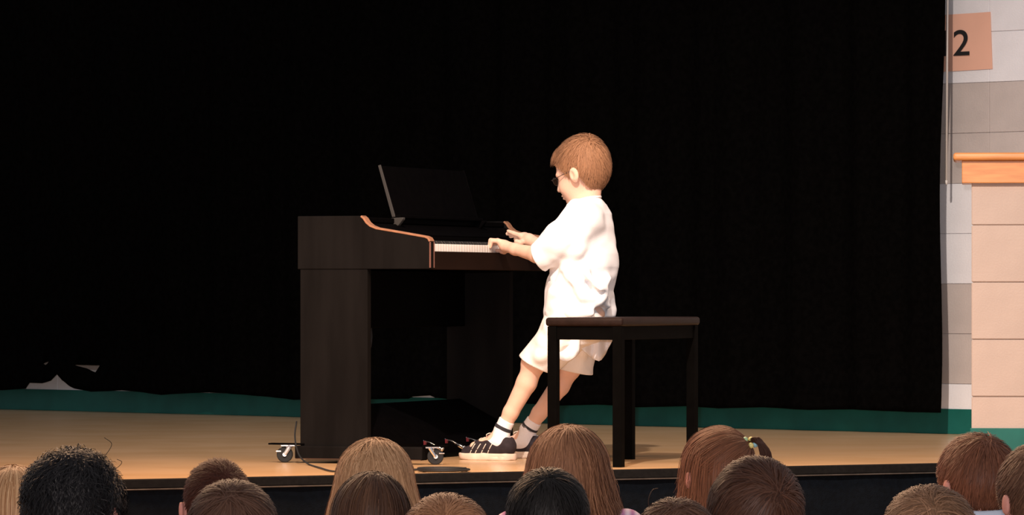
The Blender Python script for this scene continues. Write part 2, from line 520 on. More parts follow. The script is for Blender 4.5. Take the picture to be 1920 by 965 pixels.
def hair(parent, H, m, seed=1, n=2400, radii=(0.106, 0.086, 0.094), cen=(-0.012, 0, 0.022), crown=(-0.075, -0.01, 0.055), length=0.055,
         mask=boy_mask, width=0.0028, lift=0.10, curl=0.0, rough=0.25, drop=None, flare=0.0, segs=8, tie=None, name='hair', gather=0.0, part=None, fringe=None, limit=True, bulge=None):
    """ribbons of hair over a close cap; drop = z (head frame) down to which long hair hangs"""
    r = np.random.RandomState(seed)
    rad = np.array(radii); cen = np.array(cen)

    def env(p, off):
        q = (p - cen) / rad
        zneg = q[:, 2] < 0
        ln = np.linalg.norm(q, axis=1) + 1e-9
        out = q / ln[:, None]
        if drop is not None:
            lx = np.linalg.norm(q[:, :2], axis=1) + 1e-9
            fl = 1 + flare * np.clip(-q[:, 2], 0, 3)
            o2 = np.stack([q[:, 0] / lx * fl, q[:, 1] / lx * fl, q[:, 2]], 1)
            out = np.where(zneg[:, None], o2, out)
        nrm = out / rad
        if drop is not None: nrm[zneg, 2] = 0
        nrm /= np.linalg.norm(nrm, axis=1)[:, None] + 1e-9
        if bulge is not None:
            for bd_, amp, sg_w in bulge:
                bd_ = np.array(bd_) / np.linalg.norm(bd_)
                off = off + amp * np.exp(-((out / (np.linalg.norm(out, axis=1)[:, None] + 1e-9) - bd_) ** 2).sum(1) / sg_w ** 2)
        return cen + out * rad + nrm * off[:, None], nrm
    # roots
    pts = []
    while len(pts) < n:
        d = r.normal(0, 1, (n * 3, 3)); d /= np.linalg.norm(d, axis=1)[:, None]
        p = cen + d * rad * 0.97
        p = p[mask(p)]
        pts += list(p)
    p = np.array(pts[:n])
    clump = noise3(p, seed + 9, 38)
    off0 = -0.006 + 0.009 * r.rand(n)
    crown_p, _ = env(np.array([crown]), np.zeros(1)); crown_p = crown_p[0]
    L = length * (0.7 + 0.5 * r.rand(n))
    st = L / segs
    path = []; norms = []
    jz = 0.004 + 0.006 * r.rand(n)
    jit = r.normal(0, 1, (n, 3))
    cur = p.copy()
    tie_p = None if tie is None else np.array(tie)
    for s_ in range(segs + 1):
        t = s_ / segs
        pos, nr = env(cur, off0 + lift * L * t * t * (0.5 + 0.5 * r.rand()) + (0.0025 if drop is None else 0.007) * clump[:, 0] * t)
        if curl:
            ph = r.RandomState(seed).rand(n) * 6.28 if False else (np.arange(n) * 2.399) % 6.28
            sd = np.cross(nr, np.array([0, 0, 1.0]) + 0.01)
            pos = pos + curl * (np.sin(ph + t * 9)[:, None] * sd + (0.6 + np.cos(ph + t * 9))[:, None] * nr) * min(1, t * 2)
        path.append(pos); norms.append(nr)
        cpt = crown_p
        away = cur - cpt
        if part is not None:      # centre parting: hair leaves the middle line
            away = np.stack([cur[:, 0] * 0.15, np.sign(cur[:, 1] - part) * 0.06 + 0 * cur[:, 1], 0 * cur[:, 2]], 1)
        if tie_p is not None:
            away = tie_p - cur
        if fringe is not None:
            away = away + np.array(fringe)
        dist = np.linalg.norm(away, axis=1)[:, None]
        away = away / (dist + 1e-6)
        if tie_p is None and part is None: away = away + jit * np.exp(-(dist / 0.016) ** 2) * 1.2
        g = np.array([0, 0, -1.0]) * (1.0 if drop is not None else 0.35)
        if tie_p is not None: g = g * 0.1
        d = away + g + rough * noise3(cur * 1.0, seed + 3, 30) + rough * 0.4 * clump + rough * 0.45 * jit
        d = d - (d * nr).sum(1)[:, None] * nr
        d /= np.linalg.norm(d, axis=1)[:, None] + 1e-6
        if gather and drop is not None:
            low = cur[:, 2] < cen[2]
            d[low, 0] -= gather * 0; d[low, 1] -= gather * cur[low, 1] * 4
        step = st
        if drop is not None:
            step = np.where(cur[:, 2] < drop, 0.0004, st)
        if limit and drop is None and tie_p is None:
            probe = cur.copy(); probe[:, 2] += jz
            step = np.where(mask(probe), st, 0.0006)
        if tie_p is not None:
            step = np.minimum(st, np.linalg.norm(tie_p - cur, axis=1) * 0.5)
        cur = cur + d * (step[:, None] if hasattr(step, 'shape') else step)
    path = np.array(path); norms = np.array(norms)          # (S+1, n, 3)
    tan = np.gradient(path, axis=0)
    side = np.cross(tan, norms); side /= np.linalg.norm(side, axis=2)[:, :, None] + 1e-9
    side = side + norms * (0.18 * r.normal(0, 1, n))[None, :, None]
    side /= np.linalg.norm(side, axis=2)[:, :, None]
    wd = width * (0.6 + 0.8 * r.rand(n))
    prof = np.array([0.9] + [1.0] * (segs - 1) + [0.15]) * np.linspace(1, 0.75, segs + 1)
    A = path - side * (wd[None, :, None] * prof[:, None, None] / 2)
    B = path + side * (wd[None, :, None] * prof[:, None, None] / 2)
    V = np.stack([A, B], 2).transpose(1, 0, 2, 3).reshape(-1, 3)       # strand, seg, side
    base = (np.arange(n) * (segs + 1) * 2)[:, None] + (np.arange(segs) * 2)[None, :]
    Fq = np.stack([base, base + 1, base + 3, base + 2], 2).reshape(-1, 4)
    col = np.clip(0.45 + (0.24 if drop is None else 0.42) * clump[:, 1] + 0.12 * r.normal(0, 1, n), 0, 1)
    att = np.repeat(col, (segs + 1) * 2)
    # cap under the ribbons
    nu, nv = 48, 30
    caps = []; ci = {}
    zlow = drop if drop is not None else -0.09
    g = []
    for i in range(nv + 1):
        th = PI * i / nv
        for j in range(nu):
            a = 2 * PI * j / nu
            g.append((math.sin(th) * math.cos(a), math.sin(th) * math.sin(a), math.cos(th)))
    g = np.array(g); cp = cen + g * rad * 0.955
    if drop is not None:
        lowm = g[:, 2] < 0
        lx = np.linalg.norm(g[:, :2], axis=1) + 1e-9
        zz = np.linspace(0, 1, 1)
        tz = np.clip(-g[:, 2], 0, 1)
        tz = np.arcsin(tz) / (PI / 2)
        fl = (1 + flare * np.clip((tz * (cen[2] - drop)) / rad[2], 0, 3)) * 0.93
        q = np.stack([cen[0] + g[:, 0] / lx * rad[0] * fl, cen[1] + g[:, 1] / lx * rad[1] * fl, cen[2] - tz * (cen[2] - drop)], 1)
        cp = np.where(lowm[:, None], q, cp)
    ok = mask(np.stack([cp[:, 0], cp[:, 1], np.maximum(cp[:, 2], -0.05)], 1)) if drop is not None else mask(cp)
    if drop is not None: ok &= ~((cp[:, 2] < 0.03) & (cp[:, 0] > 0.035))
    Fc = []
    for i in range(nv):
        for j in range(nu):
            q = [i * nu + j, (i + 1) * nu + j, (i + 1) * nu + (j + 1) % nu, i * nu + (j + 1) % nu]
            if sum(ok[k] for k in q) >= 3: Fc.append(q)
    nV = len(V)
    V = np.concatenate([V, cp]); Fq = np.concatenate([Fq, np.array(Fc) + nV]); att = np.concatenate([att, np.full(len(cp), 0.4)])
    Hm = np.array(H)
    V = V @ Hm[:3, :3].T + Hm[:3, 3]
    return mesh_obj(name, V, Fq, m, parent, smooth=True, attr=att)


# ================================================================== THE SETTING
# ---- back wall (oblique), painted block
WA = math.atan2(-0.686, 0.728)
W0 = Vector((1.857, 18.78, 0))
wv = Vector((math.cos(WA), math.sin(WA), 0)); wn = Vector((-math.sin(WA), math.cos(WA), 0))


def wa(px, b=0.0):
    t = (px - 960) / F_PX
    # X = t*Y along the wall line
    c = W0 + wn * b
    return (t * c.y - c.x) / (wv.x - t * wv.y)


def wz(px, py, b=0.0):
    a = wa(px, b); Y = (W0 + wn * b + wv * a).y
    return EYE - (py - HOR) * Y / F_PX


wall = MB().box(-8.6, 2.0, 0.012, 0.2, -0.0, 2.9).build('wall_back', M['mortar_w'])
wall.location = W0; wall.rotation_euler = (0, 0, WA); tag(wall, kind='structure')
bmesh_white = MB().box(0.0007, 0.4057, 0.0, 0.03, 0.0007, 0.2025).build('block', M['white_block'], wall, bevel=0.0012, seg=1)
bmesh_grey = MB().box(0.0007, 0.4057, 0.0, 0.03, 0.0007, 0.2025).build('block', M['grey_block'], wall, bevel=0.0012, seg=1)
firstw = firstg = True
A_J = wa(1855)
for row in range(13):
    grey = row in (1, 2) or row in (5, 6) or row in (9, 10)
    # stripes: 720-768 white, 533-720 grey, 340-533 white, 152-340 grey, above white
    grey = row in (1, 2, 5, 6) or row in (9, 10)
    for c in range(-17, 5):
        if row == 12 and c < -17: continue
        src = bmesh_grey if grey else bmesh_white
        if grey and firstg: o = src; firstg = False
        elif not grey and firstw: o = src; firstw = False
        else:
            o = src.copy(); link(o, wall)
        o.location = (A_J + c * 0.4064, rnd.uniform(-0.0008, 0.0008), row * 0.2032)
base = MB().box(-8.6, 2.0, -0.006, 0.004, 0.0, 0.1016).build('baseboard_back', M['green'], bevel=0.002)
base.location = W0; base.rotation_euler = (0, 0, WA); tag(base, kind='structure')

# ---- half wall on the right, beige block with an oak cap
hw_ang = math.atan2(-0.098, 0.995)
hw = MB().box(0.006, 2.2, 0.006, 0.2, 0.0, 1.0).build('wall_right', M['mortar_b'])
hw.location = P(1821, 850, 16.5); hw.location.z = 0; hw.rotation_euler = (0, 0, hw_ang); tag(hw, kind='structure')
bb = None
for row in range(5):
    for c in range(5):
        if bb is None:
            bb = MB().box(0.0012, 0.4052, 0.0, 0.03, 0.0012, 0.202).build('block', M['beige_block'], hw, bevel=0.003, seg=1); o = bb
        else:
            o = bb.copy(); link(o, hw)
        o.location = (c * 0.4064, rnd.uniform(-0.0006, 0.0006), row * 0.2032 - 0.0)
# row joints sit where the photograph has them
hb = MB().box(-0.004, 2.2, -0.006, 0.004, 0.0, 0.092).build('baseboard_right', M['green'], bevel=0.002)
hb.location = hw.location; hb.rotation_euler = (0, 0, hw_ang); tag(hb, kind='structure')
cap = empty('oak_wall_cap', hw.location, hw_ang)
tag(cap, 'golden oak ledge capping the beige block half wall at right', 'ledge')
MB().box(-0.064, 2.2, -0.045, 0.245, 1.042, 1.070).build('cap_board', M['oak'], cap, bevel=0.011, seg=4)
MB().box(-0.033, 2.2, -0.022, 0.222, 0.962, 1.042).build('apron_board', M['oak'], cap, bevel=0.003)
fillm = MB().box(0.0, 2.2, 0.0, 0.2, 0.99, 1.016).build('block', M['beige_block'], hw, bevel=0.002)

# ---- stage floor, front edge
e0 = Vector((-1.544, 13.99, 0)); e1 = Vector((1.732, 15.70, 0)); ed = (e1 - e0).normalized(); en = Vector((ed.y, -ed.x, 0))
EA = math.atan2(ed.y, ed.x)
pl = e0 - ed * 3.2; pr = e1 + ed * 2.0
fl = MB()
poly = [(pl.x, pl.y), (pr.x, pr.y), (4.2, 18.2), (W0 + wv * 2.0 + wn * 0.05).to_tuple()[:2], (W0 - wv * 8.6 + wn * 0.05).to_tuple()[:2]]
fl.prism(poly, -0.03, 0.0, 'z')
tag(fl.build('floor', M['floor']), kind='structure')
fr = MB().box(-3.2, 5.7, -0.02, 0.0, -0.026, 0.003).build('trim_1', M['nosing'], bevel=0.003)
fr.location = e0; fr.rotation_euler = (0, 0, EA); tag(fr, kind='structure')
fr2 = MB().box(-3.2, 5.7, -0.026, 0.0, -0.0305, -0.0265).build('trim_2', M['alu'], bevel=0.001)
fr2.location = e0; fr2.rotation_euler = (0, 0, EA); tag(fr2, kind='structure')
# pleated dark cloth over the stage front
V = []; Fc = []
ncol = 700
for i in range(ncol + 1):
    a = -3.2 + 8.9 * i / ncol
    for j, z in enumerate((-0.031, -0.15, -0.35, -0.56)):
        b = 0.004 * math.sin(a * 31 + 1.3 * math.sin(a * 5)) * (0.3 + j * 0.5)
        V.append(e0 + ed * a + en * (0.0 + b + 0.012) + Vector((0, 0, z)))
    if i:
        for j in range(3):
            k = (i - 1) * 4 + j
            Fc.append((k, k + 1, k + 5, k + 4))
sk = mesh_obj('wall_front', V, Fc, M['skirt'], smooth=True); tag(sk, kind='structure')
g = MB().box(-7, 7, -1.0, 22, -0.60, -0.56).build('ground', M['gym']); tag(g, kind='structure'); g.name = 'floor_hall'

# ---- black stage curtain, hanging just in front of the wall, with a ragged hem
hem_px = [(-420, 728), (-200, 733), (-60, 729), (0, 731), (50, 728), (58, 717), (75, 718), (90, 713), (102, 701), (112, 712), (130, 722), (142, 728), (165, 734), (200, 733), (230, 731), (260, 735),
          (300, 740), (345, 737), (385, 735), (430, 737), (480, 742), (555, 749), (640, 747), (700, 748), (768, 747), (776, 743), (806, 741), (813, 745), (850, 749), (930, 755), (1000, 757), (1050, 760),
          (1120, 758), (1200, 763), (1285, 761), (1350, 765), (1430, 763), (1520, 768), (1600, 767), (1700, 772), (1762, 773)]
CB = -0.17
us = [wa(px, CB) for px, _ in hem_px]; zs = [wz(px, py, CB) for px, py in hem_px]
hole1 = [(143, 683.5, 684.5), (158, 684, 690), (168, 684.5, 696), (174, 684.5, 698), (184, 684.5, 686)]      # px, upper, lower
hole2 = [(77, 681, 682), (80, 679, 684), (83, 678, 682), (86, 677, 678)]
ucols = set(np.arange(us[0], us[-1], 0.014).tolist() + us)
for hh in (hole1, hole2):
    for px, a_, b_ in hh: ucols.add(wa(px, CB))
ucols = sorted(ucols)
ZT = 2.75
nrow = 26


def fold(a, z):
    s = 0.030 * math.sin(a * 17 + 1.5 * math.sin(a * 2.3)) + 0.012 * math.sin(a * 41 + 2 * math.sin(a * 3.1)) + 0.006 * math.sin(a * 9 + z * 2.5)
    return s * (0.75 + 0.25 * min(1, z)) + 0.012 * math.sin(z * 1.6 + a)


def hole_at(a):
    for hh in (hole1, hole2):
        ua = [wa(px, CB) for px, _, _ in hh]
        if ua[0] - 1e-9 <= a <= ua[-1] + 1e-9:
            return (float(np.interp(a, ua, [wz(px, y1, CB) for px, _, y1 in hh])), float(np.interp(a, ua, [wz(px, y0, CB) for px, y0, _ in hh])))
    return None


V = []; Fc = []
prev = None
for a in ucols:
    zb = float(np.interp(a, us, zs))
    h_ = hole_at(a)
    mid = wz(960 + 0, 690, CB) if False else None
    za, zc = h_ if h_ else (zb + 0.09, zb + 0.09)
    za = max(za, zb + 0.01); zc = max(zc, za)
    ids = []
    rows = [zb + (za - zb) * t / 4 for t in range(5)] + [zc + (ZT - zc) * (t / nrow) ** 1.0 for t in range(nrow + 1)]
    edge = max(0, (a - (us[-1] - 0.03)) / 0.03)
    for z in rows:
        fx = 0.012 * math.sin(z * 4.1 + 0.6) * edge + (0.014 * z) * edge
        V.append((a + fx, CB + 0.5 * fold(a, z), z)); ids.append(len(V) - 1)
    if prev:
        hp = prev[1] is not None and h_ is not None
        for j in range(len(ids) - 1):
            if j == 4 and not (hp):
                pass
            if j == 4 and hp: continue
            if j == 4 and not hp: 
                # rows 4 and 5 coincide where there is no hole
                pass
            Fc.append((prev[0][j], ids[j], ids[j + 1], prev[0][j + 1]))
    prev = (ids, h_)
cu = mesh_obj('stage_curtain', V, Fc, M['curtain'], smooth=True)
so = cu.modifiers.new('cloth', 'SOLIDIFY'); so.thickness = 0.004
bpy.context.view_layer.update()
me2 = bpy.data.meshes.new_from_object(cu.evaluated_get(bpy.context.evaluated_depsgraph_get()))
cu.modifiers.clear(); cu.data = me2
cu.location = W0; cu.rotation_euler = (0, 0, WA)
tag(cu, 'wide black velour stage curtain hanging behind the piano', 'curtain')

# ---- white pull rod beside the curtain's edge
rod = empty('curtain_pull_rod', W0, WA)
ar = wa(1776, -0.12)
MB().tube([(ar + 0.008, -0.12, 2.75), (ar - 0.004, -0.12, wz(1776, 338, -0.12))], 0.0045, 8).build('rod', M['rod'], rod, smooth=True)
MB().tube([(ar - 0.004, -0.12, wz(1776, 338, -0.12)), (ar - 0.004, -0.12, wz(1776, 346, -0.12))], [0.0055, 0.004], 8).build('tip', M['rod'], rod, smooth=True)
tag(rod, 'thin white pull rod hanging at the right edge of the black curtain', 'rod')

# ---- paper sign 12
sg = empty('paper_sign', W0, WA)
s0, s1 = wa(1862), wa(1862) - 0.279
zt, zb_ = wz(1858, 24), wz(1862, 131)
sv = []
for i in range(9):
    for j in range(7):
        a = s1 + (s0 - s1) * i / 8; z = zb_ + (zt - zb_) * j / 6 + 0.004 * (i / 8)
        sv.append((a - 0.010 * (j / 6), -0.0035 - 0.003 * math.sin(i * 0.8) * (j / 6), z))
sf = [(i * 7 + j, (i + 1) * 7 + j, (i + 1) * 7 + j + 1, i * 7 + j + 1) for i in range(8) for j in range(6)]
mesh_obj('sheet', sv, sf, M['paper'], sg, smooth=True)
for ch, x0, x1 in (('1', 1764, 1776), ('2', 1790, 1820)):
    tc = bpy.data.curves.new('numeral', 'FONT'); tc.body = ch; tc.extrude = 0.0004; tc.offset = 0.006
    to = bpy.data.objects.new('numeral', tc); COL.objects.link(to)
    bpy.context.view_layer.update()
    nm = bpy.data.meshes.new_from_object(to.evaluated_get(bpy.context.evaluated_depsgraph_get()))
    bpy.data.objects.remove(to)
    co = np.array([v.co[:] for v in nm.vertices])
    lo, hi = co.min(0), co.max(0)
    a0, a1 = wa(x0), wa(x1); z0, z1 = wz(1805, 104), wz(1805, 56)
    for v in nm.vertices:
        u_ = (v.co.x - lo[0]) / (hi[0] - lo[0]); v_ = (v.co.y - lo[1]) / (hi[1] - lo[1])
        v.co = (a0 + (a1 - a0) * u_, -0.0085 + v.co.z * 1.0, z0 + (z1 - z0) * v_)
    nm.materials.clear(); nm.materials.append(M['ink'])
    link(bpy.data.objects.new('numeral', nm), sg)
tag(sg, 'orange paper sign with black number 12, half hidden by the curtain', 'sign')

# ================================================================== THE PIANO
PA = math.atan2(-0.365, 0.931)
piano = empty('digital_piano', (-0.718, 15.62, 0), PA)
tag(piano, 'dark brown upright digital piano with open keyboard standing on stage casters', 'piano')
LEN = 1.34
prof = [(-0.004, 0.652), (-0.004, 0.830), (0.232, 0.830), (0.238, 0.822), (0.248, 0.808), (0.262, 0.797), (0.283, 0.789), (0.37, 0.775), (0.459, 0.760), (0.471, 0.755), (0.478, 0.744), (0.478, 0.652)]
for k0, k1 in ((0.0, 0.035), (LEN - 0.035, LEN)):
    MB().prism(prof, k0, k1, 'y').build('side_panel', M['piano'], piano, bevel=0.002)
    # curved arm edging, its lighter colour a painted glint; reddish brown strips down the front
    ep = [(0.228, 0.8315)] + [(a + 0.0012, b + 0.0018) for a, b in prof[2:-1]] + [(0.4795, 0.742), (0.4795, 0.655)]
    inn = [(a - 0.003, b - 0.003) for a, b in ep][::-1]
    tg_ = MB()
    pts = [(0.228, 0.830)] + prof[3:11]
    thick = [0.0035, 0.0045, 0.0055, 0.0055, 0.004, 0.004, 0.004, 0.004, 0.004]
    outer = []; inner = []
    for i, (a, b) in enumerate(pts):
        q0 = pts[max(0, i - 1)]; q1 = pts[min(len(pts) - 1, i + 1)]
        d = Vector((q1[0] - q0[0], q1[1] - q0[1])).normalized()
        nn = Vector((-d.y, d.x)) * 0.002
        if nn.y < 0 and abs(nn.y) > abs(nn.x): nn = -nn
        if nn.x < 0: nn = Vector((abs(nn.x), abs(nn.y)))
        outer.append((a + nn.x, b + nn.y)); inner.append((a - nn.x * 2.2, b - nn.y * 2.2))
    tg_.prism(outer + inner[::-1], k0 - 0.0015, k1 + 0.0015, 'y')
    e_ = tg_.build('arm_glint_edging', M['edge'], piano, bevel=0.001, seg=1); tag(e_, 'light brown painted glint along the edge of the curved arm')
    v_ = MB().box(0.476, 0.480, k0 - 0.001, k0 + 0.004, 0.656, 0.742).box(0.476, 0.480, k1 - 0.004, k1 + 0.001, 0.656, 0.742).build('front_edging', M['front_edge'], piano)
    MB().box(0.004, 0.250, k0 + 0.003, k1 - 0.0, 0.056, 0.652).build('end_panel', M['piano'], piano, bevel=0.002)
    MB().box(-0.012, 0.452, k0 - 0.008, k1 + 0.010, 0.014, 0.058).build('foot', M['piano'], piano, bevel=0.004)
    MB().box(-0.008, 0.448, k0 - 0.010, k0 - 0.007, 0.0145, 0.0165).build('foot_edging', M['foot_edge'], piano)
MB().box(0.018, 0.230, 0.035, LEN - 0.035, 0.808, 0.826).build('lid', M['piano_in'], piano, bevel=0.003)
MB().box(0.0, 0.018, 0.035, LEN - 0.035, 0.45, 0.826).build('back_panel', M['piano_in'], piano)
MB().prism([(0.020, 0.655), (0.020, 0.806), (0.236, 0.806), (0.262, 0.785), (0.300, 0.766), (0.303, 0.742), (0.303, 0.655)], 0.036, LEN - 0.036, 'y').build('control_panel', M['piano_in'], piano, bevel=0.002)
MB().box(0.236, 0.300, 0.037, LEN - 0.037, 0.7665, 0.772).build('fallboard', M['piano_in'], piano, bevel=0.002)
MB().box(0.02, 0.462, 0.036, LEN - 0.036, 0.654, 0.700).build('keybed', M['piano_in'], piano)
MB().box(0.462, 0.476, 0.036, LEN - 0.036, 0.650, 0.711).build('keyslip', M['keyslip'], piano, bevel=0.002)
MB().box(0.019, 0.078, 0.036, LEN - 0.036, 0.452, 0.650).build('speaker_box', M['piano_in'], piano, bevel=0.003)
for a, b in ((0.0365, 0.058), (1.284, LEN - 0.0365)):
    MB().box(0.304, 0.460, a, b, 0.700, 0.738).build('cheek_block', M['piano_in'], piano, bevel=0.003)
wk = MB().box(0.306, 0.459, 0.0005, 0.0230, 0.702, 0.736).build('white_key', M['ivory'], piano, bevel=0.0012, seg=1)
bk = MB().prism([(0.306, 0.730), (0.306, 0.7495), (0.400, 0.7485), (0.408, 0.737), (0.408, 0.730)], 0.0, 0.0115, 'y').build('black_key', M['ebony'], piano, bevel=0.001, seg=1)
nb = 0
for i in range(52):
    o = wk if i == 0 else wk.copy()
    if i: link(o, piano)
    o.location = (0, 0.0595 + i * 0.0235, 0)
    if (i % 7) in (0, 2, 3, 5, 6) and i < 51:
        o = bk if nb == 0 else bk.copy()
        if nb: link(o, piano)
        o.location = (0, 0.0595 + (i + 1) * 0.0235 - 0.006, 0); nb += 1
# music stand leaning back on the lid
ms = MB().prism([(0.222, 0.832), (0.229, 0.832), (0.175, 1.006), (0.169, 1.004)], 0.290, 1.050, 'y').build('music_stand', M['piano_in'], piano, bevel=0.0015)
for kk in (0.286, 1.047):
    s_ = MB().prism([(0.220, 0.830), (0.2315, 0.831), (0.177, 1.009), (0.168, 1.006)], kk, kk + 0.006, 'y').build('stand_edge', M['grey_plastic' if kk < 0.5 else 'piano_in'], ms, bevel=0.001)
    if kk < 0.5: tag(s_, 'grey near edge of the music stand')
MB().box(0.226, 0.250, 0.290, 1.050, 0.827, 0.838).build('stand_ledge', M['piano_in'], ms, bevel=0.002)
for kk in (0.284, 1.035):
    b_ = MB().prism([(0.218, 0.827), (0.262, 0.829), (0.262, 0.822), (0.244, 0.800), (0.226, 0.800)], kk - 0.002, kk + 0.018, 'y').build('hinge_bracket', M['grey_plastic' if kk < 0.5 else 'piano_in'], ms, bevel=0.002)
# pedal box
MB().prism([(0.04, 0.016), (0.04, 0.186), (0.06, 0.190), (0.20, 0.118), (0.268, 0.060), (0.268, 0.016)], 0.036, LEN - 0.036, 'y').build('pedal_box', M['piano_in'], piano, bevel=0.004)
for kk in (0.463, 0.659, 0.855):
    pd = MB().tube(spline([(0.262, kk, 0.062), (0.285, kk, 0.058), (0.315, kk, 0.044), (0.334, kk, 0.034)], 5), [0.004] * 5 + [0.0045] * 5 + [0.007] * 5 + [0.009], 10)
    pd.build('pedal', M['chrome'], piano, smooth=True)
    f_ = MB().box(0.2675, 0.2715, kk - 0.012, kk + 0.006, 0.050, 0.064).build('pedal_felt', M['felt'], piano); tag(f_, 'dark red felt behind the pedal')


def caster(p, k, z, ang, chrome):
    """plate and fork are the caster; wheel and brake are its sub-parts"""
    c = MB()
    ca, sa = math.cos(ang), math.sin(ang)

    def T(x, y, zz): return Vector((p + ca * x - sa * y, k + sa * x + ca * y, zz))
    mt = Matrix.Translation((p, k, 0)) @ Matrix.Rotation(ang, 4, 'Z')
    c.box(-0.012, 0.034, -0.016, 0.016, 0.0555, 0.060, mt)
    for s in (-1, 1):
        pts = [T(0.018, s * 0.011, 0.056), T(0.012, s * 0.0125, 0.045), T(0.0, s * 0.0125, 0.027)]
        c.tube(pts, [0.008, 0.007, 0.006], 8)
    c.disc(T(0.014, 0, 0.054), (0, 0, 1), 0.012, 0.006, 14)
    co = c.build('caster', chrome, piano, smooth=False)
    MB().disc(T(0, 0, 0.0275), (-sa, ca, 0), 0.0272, 0.017, 26).build('wheel', M['rubber'], co, bevel=0.003)
    MB().disc(T(0, 0, 0.0275), (-sa, ca, 0), 0.007, 0.030, 12).build('axle_bolt', M['steel'], co)
    MB().box(-0.030, -0.012, -0.009, 0.009, 0.036, 0.040, mt).box(-0.014, 0.0, -0.007, 0.007, 0.038, 0.052, mt).build('brake_lever', chrome, co, bevel=0.001)
    return co


caster(-0.060, 0.020, 0, 0.35, M['steel'])
caster(0.492, 0.012, 0, PI + 0.5, M['chrome'])
caster(-0.058, 1.32, 0, 0.3, M['steel'])
caster(0.372, 1.295, 0, 0.2, M['chrome'])
MB().box(-0.112, 0.02, -0.002, 0.030, 0.0605, 0.066).build('caster_plate', M['piano_in'], piano, bevel=0.001)
MB().box(0.45, 0.53, -0.002, 0.032, 0.0605, 0.066).build('caster_plate', M['piano_in'], piano, bevel=0.001)
MB().box(-0.112, 0.02, LEN - 0.035, LEN, 0.0605, 0.066).build('caster_plate', M['piano_in'], piano, bevel=0.001)
# cables
cab = MB().tube(spline([(0.03, 0.55, 0.46), (0.035, 0.54, 0.40), (0.02, 0.52, 0.30), (0.01, 0.50, 0.16), (0.02, 0.46, 0.10), (0.0, 0.45, 0.03), (-0.02, 0.46, 0.004)], 6), 0.0025, 6).build('hanging_cable', M['rubber'], piano, smooth=True)
pc = [P(556, 790, 15.66), P(553, 815, 15.62), P(556, 838, 15.55), P(563, 856, 15.50), P(578, 872, 15.42), P(600, 880, 15.08), P(625, 886, 14.78), P(655, 884, 14.86), P(700, 882, 14.95)]
for v in pc[4:]: v.z = 0.004
pcab = MB().tube(spline(pc, 7), 0.0028, 7).build('power_cable', M['rubber'], smooth=True)
tag(pcab, 'thin black power cable running down the piano and across the stage', 'cable')
cl = MB(); cpts = []
cc = Vector(((830 - 960) * 14.83 / F_PX, 14.83, 0))
for i in range(150):
    t = i / 150; a = t * 2 * PI * 5
    rr = 0.077 - 0.012 * math.sin(a * 0.37) - 0.010 * t
    cpts.append(cc + Vector((rr * math.cos(a), rr * 1.1 * math.sin(a) * 0.9, 0.0045 + 0.008 * t)))
cpts += [cc + Vector((-0.12, 0.02, 0.006)), cc + Vector((-0.20, 0.03, 0.005))]
cl.tube(cpts, 0.0038, 7)
cbo = cl.build('coiled_cable', M['rubber'], smooth=True)
tag(cbo, 'coil of black cable lying at the stage edge below the pedals', 'cable')

# ================================================================== THE BENCH
BA = math.atan2(0.923, 0.385)
bench = empty('piano_bench', (0.350, 15.23, 0), BA)
tag(bench, 'black wooden piano bench with brown-black padded seat', 'bench')
BL, BW = 0.692, 0.2304
for x, y in ((0, 0), (BL, 0), (0, BW), (BL, BW)):
    MB().box(x - 0.016, x + 0.016, y - 0.016, y + 0.016, 0.0, 0.462).build('leg', M['bench'], bench, bevel=0.002)
MB().box(0.016, BL - 0.016, -0.012, 0.008, 0.418, 0.4625).build('apron', M['bench'], bench, bevel=0.001)
MB().box(0.016, BL - 0.016, BW - 0.008, BW + 0.012, 0.418, 0.4625).build('apron', M['bench'], bench, bevel=0.001)
MB().box(-0.012, 0.008, 0.016, BW - 0.016, 0.418, 0.4625).build('apron', M['bench'], bench, bevel=0.001)
MB().box(BL - 0.008, BL + 0.012, 0.016, BW - 0.016, 0.418, 0.4625).build('apron', M['bench'], bench, bevel=0.001)
MB().box(-0.022, BL + 0.022, -0.022, BW + 0.022, 0.462, 0.491).build('seat_cushion', M['vinyl'], bench, bevel=0.010, seg=4, smooth=True)

# ================================================================== THE BOY
OB = Vector((0.252, 15.88, 0)); BF = Vector((-0.93, 0.367, 0)).normalized(); BLf = Vector((-BF.y, BF.x, 0))
BANG = math.atan2(BF.y, BF.x)


def Q(px, py, v):
    """pixel + lateral offset -> boy frame (forward, left, up)"""
    t = (px - 960) / F_PX
    c = OB + BLf * v
    u = (t * c.y - c.x) / (BF.x - t * BF.y)
    Y = (c + BF * u).y
    return Vector((u, v, EYE - (py - HOR) * Y / F_PX))


boy = empty('person', OB, BANG)
tag(boy, 'boy in glasses, white T-shirt and white shorts, leaning on the bench playing the piano', 'person')
nk = Q(1105, 372, 0)
hc = Q(1087, 319, 0)
Hm = Matrix.Translation(hc) @ Matrix.Rotation(math.radians(17), 4, 'Y') @ Matrix.Rotation(math.radians(-4), 4, 'Z')
bf = Field((-0.30, -0.34, -0.01), (0.50, 0.26, 1.16), 0.0032)
head_field(bf, Hm)
bf.cone(Hm @ Vector((-0.030, 0, -0.05)), Q(1100, 392, 0), 0.037, 0.045, 0.02)
# trunk (under the shirt)
bf.loft([(Q(1100, y, 0).z, Q((a + b) / 2, y, 0).x, 0, 0.042 if y < 400 else 0.052 if y < 420 else 0.066, l) for y, a, b, l in ((392, 1075, 1130, 0.06), (410, 1070, 1130, 0.095), (450, 1065, 1132, 0.10), (520, 1065, 1132, 0.09), (570, 1062, 1132, 0.095), (600, 1062, 1132, 0.095))], 0.03)
